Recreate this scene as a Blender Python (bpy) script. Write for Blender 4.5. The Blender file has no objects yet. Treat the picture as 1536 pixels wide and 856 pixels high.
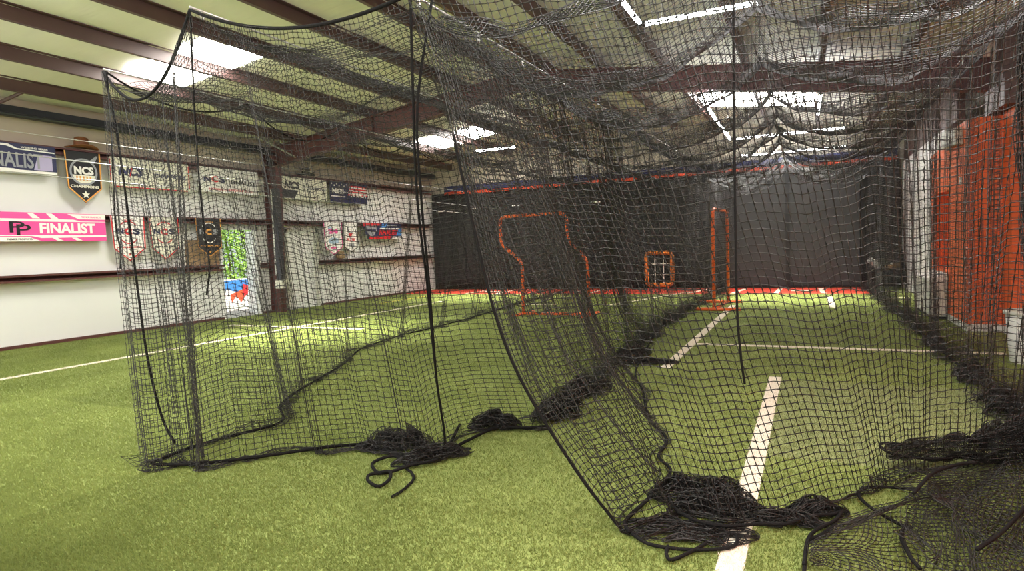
import bpy, bmesh, math, random
import numpy as np
from mathutils import Matrix, Vector

random.seed(7)
sc = bpy.context.scene
COL = sc.collection
PI = math.pi

# ------------------------------------------------------------------ camera
H = 1.45
F = 938.87
yw, pt, rl = [math.radians(a) for a in (25.46831968, 3.54130737, 2.11277956)]
fwd = np.array([-math.sin(yw) * math.cos(pt), math.cos(yw) * math.cos(pt), -math.sin(pt)])
rt0 = np.array([math.cos(yw), math.sin(yw), 0.0])
dn0 = np.cross(fwd, rt0)
RT = rt0 * math.cos(rl) + dn0 * math.sin(rl)
DN = dn0 * math.cos(rl) - rt0 * math.sin(rl)
CAMP = np.array([0, 0, H])
cd = bpy.data.cameras.new('camera')
cam = bpy.data.objects.new('camera', cd)
COL.objects.link(cam)
M3 = Matrix([[RT[i], -DN[i], -fwd[i]] for i in range(3)])
cam.matrix_world = Matrix.Translation((0, 0, H)) @ M3.to_4x4()
cd.sensor_fit = 'HORIZONTAL'
cd.sensor_width = 36.0
cd.lens = F / 1536 * 36.0
cd.clip_start = 0.05
cd.clip_end = 200
sc.camera = cam


def at(u, v, **k):
    """world point where the photo pixel meets the plane x=, y= or z="""
    d = RT * (u - 768) / F + DN * (v - 428) / F + fwd
    (a, val), = k.items()
    i = 'xyz'.index(a)
    return CAMP + d * ((val - CAMP[i]) / d[i])


def proj_u(p):
    q = np.array(p, float) - CAMP
    return 768 + F * (q @ RT) / (q @ fwd)


def gpts(*px):
    return np.array([at(u, v, z=0) for u, v in px])


# ------------------------------------------------------------------ materials
def S(r, g, b):
    """sRGB 0-255 to linear"""
    return tuple((c / 12.92 if c <= .04045 else ((c + .055) / 1.055) ** 2.4) for c in (r / 255, g / 255, b / 255)) + (1,)


def mat(name, col, rough=.6, metal=0.0, noise=0.0, nscale=8.0, bump=0.0, bscale=60.0, spec=.5, sheen=0.0, stretch=None):
    m = bpy.data.materials.new(name)
    m.use_nodes = True
    nt = m.node_tree
    b = nt.nodes['Principled BSDF']
    b.inputs['Base Color'].default_value = col
    b.inputs['Roughness'].default_value = rough
    b.inputs['Metallic'].default_value = metal
    b.inputs['Specular IOR Level'].default_value = spec
    if sheen:
        b.inputs['Sheen Weight'].default_value = sheen
    tc = nt.nodes.new('ShaderNodeTexCoord')
    src = tc.outputs['Object']
    if stretch:
        mp = nt.nodes.new('ShaderNodeMapping')
        mp.inputs['Scale'].default_value = stretch
        nt.links.new(src, mp.inputs['Vector'])
        src = mp.outputs['Vector']
    if noise:
        n = nt.nodes.new('ShaderNodeTexNoise')
        n.inputs['Scale'].default_value = nscale
        n.inputs['Detail'].default_value = 4
        nt.links.new(src, n.inputs['Vector'])
        mx = nt.nodes.new('ShaderNodeMix')
        mx.data_type = 'RGBA'
        mx.inputs[6].default_value = tuple(c * (1 - noise) for c in col[:3]) + (1,)
        mx.inputs[7].default_value = tuple(min(1, c * (1 + noise)) for c in col[:3]) + (1,)
        nt.links.new(n.outputs['Fac'], mx.inputs[0])
        nt.links.new(mx.outputs[2], b.inputs['Base Color'])
    if bump:
        n2 = nt.nodes.new('ShaderNodeTexNoise')
        n2.inputs['Scale'].default_value = bscale
        n2.inputs['Detail'].default_value = 3
        nt.links.new(src, n2.inputs['Vector'])
        bp = nt.nodes.new('ShaderNodeBump')
        bp.inputs['Strength'].default_value = bump
        bp.inputs['Distance'].default_value = .02
        nt.links.new(n2.outputs['Fac'], bp.inputs['Height'])
        nt.links.new(bp.outputs['Normal'], b.inputs['Normal'])
    return m


def emit(name, col, strength):
    m = bpy.data.materials.new(name)
    m.use_nodes = True
    nt = m.node_tree
    nt.nodes.remove(nt.nodes['Principled BSDF'])
    e = nt.nodes.new('ShaderNodeEmission')
    e.inputs['Color'].default_value = col
    e.inputs['Strength'].default_value = strength
    nt.links.new(e.outputs[0], nt.nodes['Material Output'].inputs[0])
    return m


def turf_mat(name, thin=0.0):
    """turf laid in rolls: each roll its own nap and tone, with mottling"""
    m = bpy.data.materials.new(name)
    m.use_nodes = True
    nt = m.node_tree
    L = nt.links.new
    b = nt.nodes['Principled BSDF']
    b.inputs['Roughness'].default_value = .75
    b.inputs['Specular IOR Level'].default_value = .25
    g = nt.nodes.new('ShaderNodeNewGeometry')
    sp = nt.nodes.new('ShaderNodeSeparateXYZ')
    L(g.outputs['Position'], sp.inputs[0])

    def math_(op, a, bb=None):
        n = nt.nodes.new('ShaderNodeMath')
        n.operation = op
        for i, x in enumerate((a, bb)):
            if x is None:
                continue
            if isinstance(x, (int, float)):
                n.inputs[i].default_value = x
            else:
                L(x, n.inputs[i])
        return n.outputs[0]
    X, Y = sp.outputs[0], sp.outputs[1]
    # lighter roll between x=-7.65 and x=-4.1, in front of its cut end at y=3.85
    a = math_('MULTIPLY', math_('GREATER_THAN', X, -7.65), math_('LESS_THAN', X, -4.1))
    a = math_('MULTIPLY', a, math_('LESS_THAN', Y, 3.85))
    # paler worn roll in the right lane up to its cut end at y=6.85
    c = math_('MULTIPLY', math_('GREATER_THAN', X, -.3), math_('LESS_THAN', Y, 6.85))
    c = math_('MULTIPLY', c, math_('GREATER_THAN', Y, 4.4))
    n1 = nt.nodes.new('ShaderNodeTexNoise')
    n1.inputs['Scale'].default_value = 1.1
    n1.inputs['Detail'].default_value = 3
    L(g.outputs['Position'], n1.inputs['Vector'])
    n2 = nt.nodes.new('ShaderNodeTexNoise')
    n2.inputs['Scale'].default_value = 70
    n2.inputs['Detail'].default_value = 3
    L(g.outputs['Position'], n2.inputs['Vector'])
    mix = nt.nodes.new('ShaderNodeMix')
    mix.data_type = 'RGBA'
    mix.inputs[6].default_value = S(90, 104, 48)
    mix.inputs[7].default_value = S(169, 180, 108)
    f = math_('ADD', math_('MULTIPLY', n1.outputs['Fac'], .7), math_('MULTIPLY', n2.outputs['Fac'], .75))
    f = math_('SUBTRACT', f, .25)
    # greener roll in the middle of the right lane
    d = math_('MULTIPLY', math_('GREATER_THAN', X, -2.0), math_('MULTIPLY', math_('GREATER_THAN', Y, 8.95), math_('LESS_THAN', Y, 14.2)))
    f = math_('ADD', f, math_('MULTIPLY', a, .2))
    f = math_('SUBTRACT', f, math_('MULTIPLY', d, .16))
    L(f, mix.inputs[0])
    mix2 = nt.nodes.new('ShaderNodeMix')
    mix2.data_type = 'RGBA'
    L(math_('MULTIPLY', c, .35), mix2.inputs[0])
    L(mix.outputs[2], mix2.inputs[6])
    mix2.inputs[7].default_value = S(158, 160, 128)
    L(mix2.outputs[2], b.inputs['Base Color'])
    bp = nt.nodes.new('ShaderNodeBump')
    bp.inputs['Strength'].default_value = .7
    bp.inputs['Distance'].default_value = .015
    L(n2.outputs['Fac'], bp.inputs['Height'])
    L(bp.outputs['Normal'], b.inputs['Normal'])
    if thin:
        tr = nt.nodes.new('ShaderNodeBsdfTranslucent')
        L(mix2.outputs[2], tr.inputs['Color'])
        ms = nt.nodes.new('ShaderNodeMixShader')
        ms.inputs[0].default_value = thin
        L(b.outputs[0], ms.inputs[1])
        L(tr.outputs[0], ms.inputs[2])
        L(ms.outputs[0], nt.nodes['Material Output'].inputs[0])
    return m


M = dict(
    net=mat('black_twine', S(36, 34, 32), .55, spec=.5),
    netfar=mat('greyer_black_twine', S(46, 45, 47), .4, spec=.7),  # paler, smoother black twine for the farther nets
    rope=mat('black_rope', S(24, 23, 23), .9, spec=.15, bump=.4, bscale=200),
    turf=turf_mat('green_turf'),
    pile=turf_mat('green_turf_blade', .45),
    white_turf=mat('white_turf', S(236, 226, 208), .8, noise=.12, nscale=40, bump=.5, bscale=150),
    red_turf=mat('red_turf', S(206, 66, 46), .8, noise=.2, nscale=30, bump=.5, bscale=150),
    yellow_turf=mat('yellow_turf', S(214, 184, 60), .8, noise=.1, nscale=40),
    insul=mat('white_insulation_vinyl', S(240, 238, 226), .45, noise=.05, nscale=2, bump=.35, bscale=3.0, stretch=(.4, 3.0, 1)),
    wall=mat('white_wall_vinyl', S(232, 232, 230), .5, noise=.03, nscale=1.2, bump=.25, bscale=3.5, stretch=(1, 1, .35)),
    wall_top=mat('shade_tinted_wall_vinyl', S(190, 178, 160), .55, noise=.06, nscale=1.5, bump=.2, bscale=3),  # tan tone paints in the shade above the top girt
    gable=mat('grey_insulation_vinyl', S(196, 188, 172), .5, noise=.06, nscale=1.5, bump=.3, bscale=3),
    iron=mat('dark_red_primer_steel', S(84, 62, 59), .45, noise=.15, nscale=5, spec=.5),
    iron2=mat('maroon_steel', S(90, 52, 50), .45, noise=.15, nscale=5, spec=.5),
    steel=mat('galvanised_cable', S(190, 190, 188), .35, metal=.6),
    darkpipe=mat('dark_conduit', S(44, 46, 54), .4, spec=.5),
    curtain=mat('black_curtain', S(34, 33, 34), .8, noise=.15, nscale=6, bump=.3, bscale=90),
    panel=mat('charcoal_vinyl', S(54, 53, 55), .5, noise=.06, nscale=2, bump=.1, bscale=40),
    navy=mat('navy_fabric', S(38, 42, 84), .7, noise=.15, nscale=10),
    orangefab=mat('orange_fabric', S(226, 82, 48), .7, noise=.12, nscale=10),
    orange=mat('orange_paint', S(242, 118, 66), .55, noise=.05, nscale=3, bump=.15, bscale=40),
    pipe=mat('orange_powdercoat', S(242, 112, 56), .4, noise=.1, nscale=20),
    pad=mat('orange_padding', S(230, 128, 40), .55, noise=.1, nscale=20, bump=.2, bscale=30),
    lace=mat('dark_lacing', S(110, 56, 36), .7),
    white=mat('white_paint', S(236, 236, 232), .45),
    offwhite=mat('off_white_board', S(214, 214, 204), .55, noise=.06, nscale=3),
    strap=mat('white_strap', S(226, 222, 212), .6),
    black=mat('black_plastic', S(24, 24, 26), .5, noise=.1, nscale=10),
    grey=mat('grey_rubber', S(150, 144, 142), .6, noise=.1, nscale=20),
    tan=mat('tan_rubber', S(150, 122, 84), .6, noise=.25, nscale=20),
    ply=mat('brown_plywood', S(160, 132, 100), .7, noise=.15, nscale=6, stretch=(1, 1, 8)),
    leather=mat('brown_leather', S(122, 76, 44), .55, noise=.25, nscale=14, bump=.2, bscale=60),
    darkfelt=mat('dark_felt', S(46, 44, 44), .8),
    pink=mat('pink_vinyl', S(236, 84, 160), .45, noise=.03, nscale=4),
    vwhite=mat('white_vinyl', S(240, 238, 234), .45, noise=.02, nscale=5),
    vcream=mat('cream_vinyl', S(232, 230, 214), .45, noise=.03, nscale=5),
    vnavy=mat('navy_vinyl', S(34, 38, 78), .3, noise=.08, nscale=4),
    vsheen=mat('painted_sheen', S(180, 172, 208), .35),
    vblack=mat('black_vinyl', S(24, 23, 27), .4, noise=.08, nscale=6),
    vred=mat('red_vinyl', S(206, 44, 50), .45),
    vblue=mat('blue_vinyl', S(66, 132, 206), .45),
    vsky=mat('pale_blue_vinyl', S(168, 194, 220), .45),
    vgold=mat('gold_vinyl', S(222, 158, 78), .45),
    vgrey=mat('grey_vinyl', S(150, 152, 160), .4),
    dwhite=mat('door_white', S(238, 238, 236), .4),
    dgreen=mat('leaf_green', S(150, 190, 84), .6, noise=.5, nscale=6),
    trunk=mat('hedge_stem', S(78, 62, 42), .8),
    ground=mat('outdoor_concrete', S(190, 186, 176), .8, noise=.1, nscale=3),
    skylight=emit('skylight_panel', (1.0, .97, .90, 1), 42.0),
    tube=emit('led_tube', (.96, .98, 1.0, 1), 40.0),
)


# ------------------------------------------------------------------ mesh helpers
class MB:
    def __init__(s):
        s.v = []
        s.f = []

    def add(s, vs, fs):
        o = len(s.v)
        s.v += [tuple(map(float, p)) for p in vs]
        s.f += [tuple(i + o for i in f) for f in fs]
        return s

    def box(s, x0, x1, y0, y1, z0, z1):
        vs = [(x, y, z) for x in (x0, x1) for y in (y0, y1) for z in (z0, z1)]
        return s.add(vs, [(0, 1, 3, 2), (4, 6, 7, 5), (0, 4, 5, 1), (2, 3, 7, 6), (0, 2, 6, 4), (1, 5, 7, 3)])

    def hexa(s, P):
        """8 points: bottom 4 (ccw) then top 4"""
        return s.add(P, [(3, 2, 1, 0), (4, 5, 6, 7), (0, 1, 5, 4), (1, 2, 6, 5), (2, 3, 7, 6), (3, 0, 4, 7)])

    def tube(s, pts, r, n=8, closed=False, cap=True):
        pts = np.array(pts, float)
        k = len(pts)
        rr = np.broadcast_to(np.array(r, float), (k,))
        if closed:
            T = np.roll(pts, -1, 0) - np.roll(pts, 1, 0)
        else:
            T = np.gradient(pts, axis=0)
        T /= np.linalg.norm(T, axis=1)[:, None] + 1e-12
        up = np.array([0, 0, 1.0]) if abs(T[0, 2]) < .9 else np.array([1.0, 0, 0])
        vs = []
        for i in range(k):
            a = np.cross(up, T[i])
            if np.linalg.norm(a) < 1e-4:
                a = np.cross([1.0, 0.1, 0], T[i])
            a /= np.linalg.norm(a)
            b = np.cross(T[i], a)
            up = b
            for j in range(n):
                th = 2 * PI * j / n
                vs.append(pts[i] + rr[i] * (a * math.cos(th) + b * math.sin(th)))
        fs = []
        for i in range(k if closed else k - 1):
            i2 = (i + 1) % k
            for j in range(n):
                j2 = (j + 1) % n
                fs.append((i * n + j, i * n + j2, i2 * n + j2, i2 * n + j))
        if cap and not closed:
            fs.append(tuple(range(n))[::-1])
            fs.append(tuple((k - 1) * n + j for j in range(n)))
        return s.add(vs, fs)

    def prism(s, poly, fn, d0, d1):
        """2-D polygon placed with fn(a, b, depth), extruded d0..d1"""
        n = len(poly)
        vs = [fn(a, b, d0) for a, b in poly] + [fn(a, b, d1) for a, b in poly]
        fs = [tuple(range(n))[::-1], tuple(range(n, 2 * n))]
        fs += [(i, (i + 1) % n, n + (i + 1) % n, n + i) for i in range(n)]
        return s.add(vs, fs)

    def lathe(s, prof, c, n=20, M=None):
        vs = []
        for r, z in prof:
            for j in range(n):
                th = 2 * PI * j / n
                p = Vector((r * math.cos(th), r * math.sin(th), z))
                if M:
                    p = M @ p
                vs.append((p.x + c[0], p.y + c[1], p.z + c[2]))
        fs = []
        for i in range(len(prof) - 1):
            for j in range(n):
                fs.append((i * n + j, i * n + (j + 1) % n, (i + 1) * n + (j + 1) % n, (i + 1) * n + j))
        fs.append(tuple(range(n))[::-1])
        fs.append(tuple((len(prof) - 1) * n + j for j in range(n)))
        return s.add(vs, fs)

    def grid(s, P):
        n, m = P.shape[:2]
        return s.add(P.reshape(-1, 3), [(i * m + j, (i + 1) * m + j, (i + 1) * m + j + 1, i * m + j + 1) for i in range(n - 1) for j in range(m - 1)])

    def obj(s, name, m, parent=None, smooth=False, bevel=0.0, origin=None):
        me = bpy.data.meshes.new(name)
        V = np.array(s.v)
        if parent is not None:
            o0 = np.array(world_loc(parent))
        elif origin is not None:
            o0 = np.array(origin, float)
        else:
            lo, hi = V.min(0), V.max(0)
            o0 = np.array([(lo[0] + hi[0]) / 2, (lo[1] + hi[1]) / 2, lo[2]])
        me.from_pydata((V - o0).tolist(), [], s.f)
        bmm = bmesh.new()
        bmm.from_mesh(me)
        bmesh.ops.recalc_face_normals(bmm, faces=bmm.faces)
        bmm.to_mesh(me)
        bmm.free()
        if smooth:
            me.polygons.foreach_set('use_smooth', [True] * len(me.polygons))
        me.materials.append(m)
        o = bpy.data.objects.new(name, me)
        COL.objects.link(o)
        if parent is not None:
            o.parent = parent
        else:
            o.location = o0
        if bevel:
            bv = o.modifiers.new('bevel', 'BEVEL')
            bv.width = bevel
            bv.segments = 2
            bv.limit_method = 'ANGLE'
        return o


def world_loc(o):
    p = np.zeros(3)
    while o is not None:
        p = p + np.array(o.location)
        o = o.parent
    return p


def tag(o, label, cat, group=None, kind=None):
    if label:
        o['label'] = label
    if cat:
        o['category'] = cat
    if group:
        o['group'] = group
    if kind:
        o['kind'] = kind
    return o


def struct(o):
    o['kind'] = 'structure'
    return o


def empty(name, loc, label, cat, group=None):
    o = bpy.data.objects.new(name, None)
    COL.objects.link(o)
    o.empty_display_size = .1
    o.location = loc
    return tag(o, label, cat, group)


def arc(cx, cy, r, a0, a1, n=6):
    return [(cx + r * math.cos(math.radians(a0 + (a1 - a0) * i / n)), cy + r * math.sin(math.radians(a0 + (a1 - a0) * i / n))) for i in range(n + 1)]


def rounded(poly, r, n=5):
    out = []
    k = len(poly)
    for i in range(k):
        p, q, t = np.array(poly[i - 1]), np.array(poly[i]), np.array(poly[(i + 1) % k])
        a = (p - q) / np.linalg.norm(p - q)
        b = (t - q) / np.linalg.norm(t - q)
        A, B = q + a * r, q + b * r
        for j in range(n + 1):
            w = j / n
            out.append((1 - w) ** 2 * A + 2 * w * (1 - w) * q + w * w * B)
    return out


def poly_resample(pts, n=None, s=None):
    pts = np.array(pts, float)
    d = np.r_[0, np.cumsum(np.linalg.norm(np.diff(pts, axis=0), axis=1))]
    if s is None:
        s = np.linspace(0, 1, n)
    x = s * d[-1]
    return np.stack([np.interp(x, d, pts[:, k]) for k in range(3)], 1)


def smooth_poly(pts, n=200, it=3):
    """Catmull-Rom through the points, evenly resampled"""
    P = np.array(pts, float)
    Q = np.vstack([2 * P[0] - P[1], P, 2 * P[-1] - P[-2]])
    out = []
    for i in range(1, len(Q) - 2):
        for t in np.linspace(0, 1, 14, endpoint=False):
            a, b, c, d = Q[i - 1:i + 3]
            out.append(.5 * (2 * b + (c - a) * t + (2 * a - 5 * b + 4 * c - d) * t * t + (3 * b - a - 3 * c + d) * t ** 3))
    out.append(P[-1])
    return poly_resample(out, n)


# ------------------------------------------------------------------ lettering
_tc = {}


def text_geo(s, shear=0.0, bold=0.0):
    key = (s, shear, bold)
    if key in _tc:
        return _tc[key]
    cu = bpy.data.curves.new('t', 'FONT')
    cu.body = s
    cu.size = 1
    cu.shear = shear
    cu.offset = bold
    cu.extrude = .004
    cu.resolution_u = 3
    o = bpy.data.objects.new('t', cu)
    COL.objects.link(o)
    dg = bpy.context.evaluated_depsgraph_get()
    me = bpy.data.meshes.new_from_object(o.evaluated_get(dg))
    V = np.array([v.co[:] for v in me.vertices])
    Fc = [tuple(p.vertices) for p in me.polygons]
    bpy.data.objects.remove(o)
    bpy.data.curves.remove(cu)
    bpy.data.meshes.remove(me)
    _tc[key] = (V, Fc)
    return V, Fc


def add_text(mb, s, a0, a1, b0, b1, fn, depth, shear=0.0, bold=0.02):
    V, Fc = text_geo(s, shear, bold)
    lo, hi = V.min(0), V.max(0)
    vs = []
    for p in V:
        a = a0 + (p[0] - lo[0]) / (hi[0] - lo[0]) * (a1 - a0)
        b = b0 + (p[1] - lo[1]) / (hi[1] - lo[1]) * (b1 - b0)
        vs.append(fn(a, b, depth + (p[2] - lo[2]) * .4))
    mb.add(vs, Fc)


# ------------------------------------------------------------------ netting
def fast_mesh(name, V, Q):
    me = bpy.data.meshes.new(name)
    me.vertices.add(len(V))
    me.vertices.foreach_set('co', V.astype(np.float32).ravel())
    k = Q.shape[1]
    me.loops.add(Q.size)
    me.loops.foreach_set('vertex_index', Q.astype(np.int32).ravel())
    me.polygons.add(len(Q))
    me.polygons.foreach_set('loop_start', np.arange(0, Q.size, k, dtype=np.int32))
    me.polygons.foreach_set('use_smooth', np.ones(len(Q), bool))
    me.update(calc_edges=True)
    return me


def net_obj(name, P, r, m, parent=None, knot=None, wave=0.0, seed=0):
    """a real knotted net: every strand of the n x k node grid is a little tube that meets its neighbours in the knots"""
    n, k = P.shape[:2]
    rng = np.random.default_rng(seed)
    U = np.gradient(P, axis=0)
    W = np.gradient(P, axis=1)
    nz = lambda A: A / (np.linalg.norm(A, axis=-1, keepdims=True) + 1e-9)
    U, W = nz(U), nz(W)
    N = nz(np.cross(U, W))
    rk = knot or r
    V = np.stack([P + rk * U, P - rk * U, P + rk * W, P - rk * W, P + rk * N, P - rk * N], 2).reshape(-1, 3)
    idx = np.arange(n * k).reshape(n, k) * 6
    ru, rv = (2, 4, 3, 5), (0, 4, 1, 5)
    Q = []

    def edges(A, B, ring, PA, PB, D1, D2, V0):
        a = np.stack([A + q for q in ring], 1)
        b = np.stack([B + q for q in ring], 1)
        if not knot:
            for j in range(4):
                j2 = (j + 1) % 4
                Q.append(np.stack([a[:, j], a[:, j2], b[:, j2], b[:, j]], 1))
            return None
        mid = (PA + PB) / 2
        L = np.linalg.norm(PB - PA, axis=1, keepdims=True)
        mid = mid + D1 * (rng.normal(0, wave, (len(mid), 1)) * L) + D2 * (rng.normal(0, wave, (len(mid), 1)) * L)
        mv = np.stack([mid + r * D1, mid + r * D2, mid - r * D1, mid - r * D2], 1).reshape(-1, 3)
        c = V0 + np.arange(len(mid))[:, None] * 4 + np.arange(4)[None]
        for j in range(4):
            j2 = (j + 1) % 4
            Q.append(np.stack([a[:, j], a[:, j2], c[:, j2], c[:, j]], 1))
            Q.append(np.stack([c[:, j], c[:, j2], b[:, j2], b[:, j]], 1))
        return mv
    f = lambda A: A.reshape(-1, A.shape[-1]) if A.ndim == 3 else A.ravel()
    m1 = edges(f(idx[:-1]), f(idx[1:]), ru, f(P[:-1]), f(P[1:]), f(W[:-1]), f(N[:-1]), len(V))
    if m1 is not None:
        V = np.vstack([V, m1])
    m2 = edges(f(idx[:, :-1]), f(idx[:, 1:]), rv, f(P[:, :-1]), f(P[:, 1:]), f(U[:, :-1]), f(N[:, :-1]), len(V))
    if m2 is not None:
        V = np.vstack([V, m2])
    Q = np.vstack(Q)
    if parent is not None:
        o0 = np.array(world_loc(parent))
    else:
        c = P.reshape(-1, 3)
        o0 = np.array([c[:, 0].mean(), c[:, 1].mean(), 0])
    me = fast_mesh(name, V - o0, Q)
    me.materials.append(m)
    o = bpy.data.objects.new(name, me)
    COL.objects.link(o)
    if parent is not None:
        o.parent = parent
    else:
        o.location = o0
    return o


def wob(x, seed, f0=1.0, oct=4, g=1.9):
    """smooth 1-D noise, about -1..1"""
    r = np.random.default_rng(seed)
    y = 0
    a = 1.0
    tot = 0
    f = f0
    for i in range(oct):
        y = y + a * np.sin(2 * PI * (f * x + r.random()) + 1.3 * np.sin(2 * PI * (.37 * f * x + r.random())))
        tot += a
        a *= .62
        f *= g * (.9 + .2 * r.random())
    return y / tot * 1.5


def wob2(x, y, seed, f0=1.0, oct=3):
    r = np.random.default_rng(seed)
    z = 0
    a = 1.0
    tot = 0
    f = f0
    for i in range(oct):
        for q in range(2):
            th = r.random() * PI
            z = z + a * np.sin(2 * PI * f * (x * math.cos(th) + y * math.sin(th)) + 6.28 * r.random())
            tot += a * .8
        a *= .6
        f *= 1.8
    return z / tot * 1.4


CELL = .046


def along(bot, bs, s):
    """points of a polyline of control points at given parameters, softened"""
    bs = np.array(bs, float)
    f = np.linspace(0, 1, 400)
    B = np.stack([np.interp(f, bs, bot[:, k]) for k in range(3)], 1)
    for _ in range(30):
        B[1:-1] = .25 * B[:-2] + .5 * B[1:-1] + .25 * B[2:]
    return np.stack([np.interp(s, f, B[:, k]) for k in range(3)], 1)


def drape(top, bot, seed, pool=12, fold=.09, bunch=.09, foldf=1.3, swag=.06, hook=.72, belly=None, pool_w=.09, pool_h=.07, slack=1.08,
          cell=CELL, power=1.3, rows=None, bs=None, ripple=.010, gather=0.0, bt=1.0):
    """top, bot: dense polylines front to back. Returns node grid (n, m, 3)."""
    Lt = np.linalg.norm(np.diff(top, axis=0), axis=1).sum()
    n = int(Lt * slack / cell) + 1
    s = np.linspace(0, 1, n)
    T = poly_resample(top, s=s)
    sm = s * Lt
    B = poly_resample(bot, s=s) if bs is None else along(bot, bs, s)
    hang = np.linalg.norm(T - B, axis=1).mean()
    m = rows or int(hang / cell)
    t = np.linspace(0, 1, m)
    tan = np.gradient(B * .5 + T * .5, axis=0)
    tan[:, 2] = 0
    tan /= np.linalg.norm(tan, axis=1)[:, None] + 1e-9
    nor = np.stack([tan[:, 1], -tan[:, 0], 0 * tan[:, 0]], 1)
    T = T.copy()
    ph = (sm / hook) % 1.0
    T[:, 2] -= swag * 4 * ph * (1 - ph) * (.8 + .4 * np.sin(sm * 3.1))
    P = T[:, None] * (1 - t)[None, :, None] + B[:, None] * t[None, :, None]
    A = (.15 + .85 * t ** power)
    d1 = wob(sm, seed, foldf * .45, 5)
    d2 = wob(sm, seed + 1, foldf * .8, 4)
    d3 = wob(sm, seed + 2, foldf * .5, 3)
    P += nor[:, None] * (fold * (d1[:, None] * A[None] + .5 * d3[:, None] * np.sin(PI * t)[None]))[..., None]
    P += tan[:, None] * (bunch * d2[:, None] * (.35 + .65 * t)[None])[..., None]
    # rows sag between folds, and lie unevenly
    P[..., 2] += .035 * wob2(sm[:, None] + 0 * t[None], 2.2 * t[None] + 0 * sm[:, None], seed + 5, .7) * np.sin(PI * np.clip(t, 0, 1))[None]
    if gather:
        # columns crowd together under each hook, less so towards the hem
        P += tan[:, None] * (-gather * hook / (2 * PI) * np.sin(2 * PI * sm / hook)[:, None] * (1 - .45 * t)[None])[..., None]
        P += nor[:, None] * (.05 * np.cos(2 * PI * sm / hook)[:, None] * np.sin(PI * np.clip(t * .8 + .1, 0, 1))[None])[..., None]
    rip = wob(sm, seed + 21, 2.6, 3)
    P[..., 2] += ripple * rip[:, None] * (np.sin(PI * np.clip(t * 1.02, 0, 1)) ** .4)[None]
    P += nor[:, None] * (ripple * 1.6 * wob(sm, seed + 22, 2.1, 3)[:, None] * np.sin(PI * t)[None] ** .5)[..., None]
    if belly is not None:
        P += np.array(belly)[None, None] * (np.sin(PI * t ** bt) ** .9)[None, :, None]
    P[..., 2] = np.maximum(P[..., 2], .012)
    if pool:
        w = pool_w * (.55 + .6 * np.abs(wob(sm, seed + 7, .35, 3)))
        h = pool_h * (.4 + .9 * np.abs(wob(sm, seed + 8, .5, 3)))
        rowsP = []
        for j in range(1, pool + 1):
            q = j / pool
            o1 = wob2(sm * 1.3, 0 * sm + j * .11, seed + 11, .8, 2)
            o2 = .5 + .5 * wob2(sm * 1.4, 0 * sm + j * .12, seed + 12, .9, 2)
            o3 = wob2(sm * 1.5, 0 * sm + j * .12, seed + 13, .8, 2)
            ease = min(1, j / 3)
            p = P[:, m - 1] + nor * (w * o1 * ease)[:, None] + tan * (.05 * o3 * ease)[:, None]
            p[:, 2] = .012 + h * np.clip(o2, 0, 1.2) * ease
            rowsP.append(p)
        P = np.concatenate([P, np.stack(rowsP, 1)], 1)
    return P


def crumple(c, rx, ry, h, n, seed, ang=0.0, freq=1.0):
    """a gathered heap of net lying on the turf: centre, half sizes, height"""
    u = np.linspace(-1, 1, n)
    a, b = np.meshgrid(u, u, indexing='ij')
    x = a * .75 + .55 * wob2(a, b, seed, .8 * freq, 3)
    y = b * .75 + .55 * wob2(a, b, seed + 1, .8 * freq, 3)
    z = np.clip(.5 + .5 * wob2(a, b, seed + 2, .7 * freq, 2), 0, 1.1)
    rr = np.sqrt(x * x + y * y)
    k = np.where(rr > 1, 1 / np.maximum(rr, 1e-6), 1)
    x, y = x * k, y * k
    z = (.45 + .55 * z) * np.sqrt(np.clip(1.04 - np.minimum(rr, 1) ** 2, .01, 1))
    z *= np.where((np.arange(n) % 3 == 0)[:, None], .35, 1.0) * (.8 + .2 * np.sin(9 * a + 5 * b))
    ca, sa = math.cos(ang), math.sin(ang)
    return np.stack([c[0] + rx * x * ca - ry * y * sa, c[1] + rx * x * sa + ry * y * ca, c[2] + .012 + h * z], -1)


def rope(name, pts, r, parent, n=160, raw=False, m='rope', label=None):
    P = np.array(pts, float) if raw else smooth_poly(pts, n)
    o = MB().tube(P, r, 7).obj(name, M[m], parent, smooth=True)
    if label:
        o['label'] = label
    return o

# ================================================================== THE ROOM
XL, XR, YB, YF = -12.45, 2.45, 19.6, -5.0
RX, RZ, SL = -5.3, 5.0, .125            # ridge of the roof frame


def rz(x):
    return RZ - SL * abs(x - RX)


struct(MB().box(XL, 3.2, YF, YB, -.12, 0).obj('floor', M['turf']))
struct(MB().box(-24, XL, YF - 6, YB + 6, -.14, -.02).obj('outdoor_pavement', M['ground']))
# roof insulation: two slopes, sagging a little between the purlins
b = MB()
for x0, x1 in ((XL - .1, RX), (RX, 3.3)):
    xs = np.linspace(x0, x1, 49)
    ys = np.linspace(YF, YB + .05, 60)
    P = np.zeros((len(xs), len(ys), 3))
    P[..., 0] = xs[:, None]
    P[..., 1] = ys[None]
    P[..., 2] = np.array([rz(x) for x in xs])[:, None] + .23 - .03 * np.abs(np.sin((xs[:, None] - RX) / 1.19 * PI)) + .012 * wob2(xs[:, None], ys[None], 3, .8)
    b.grid(P)
ceil = struct(b.obj('ceiling', M['insul'], smooth=True))
so = ceil.modifiers.new('thick', 'SOLIDIFY')
so.thickness = .06
so.offset = 1

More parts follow.
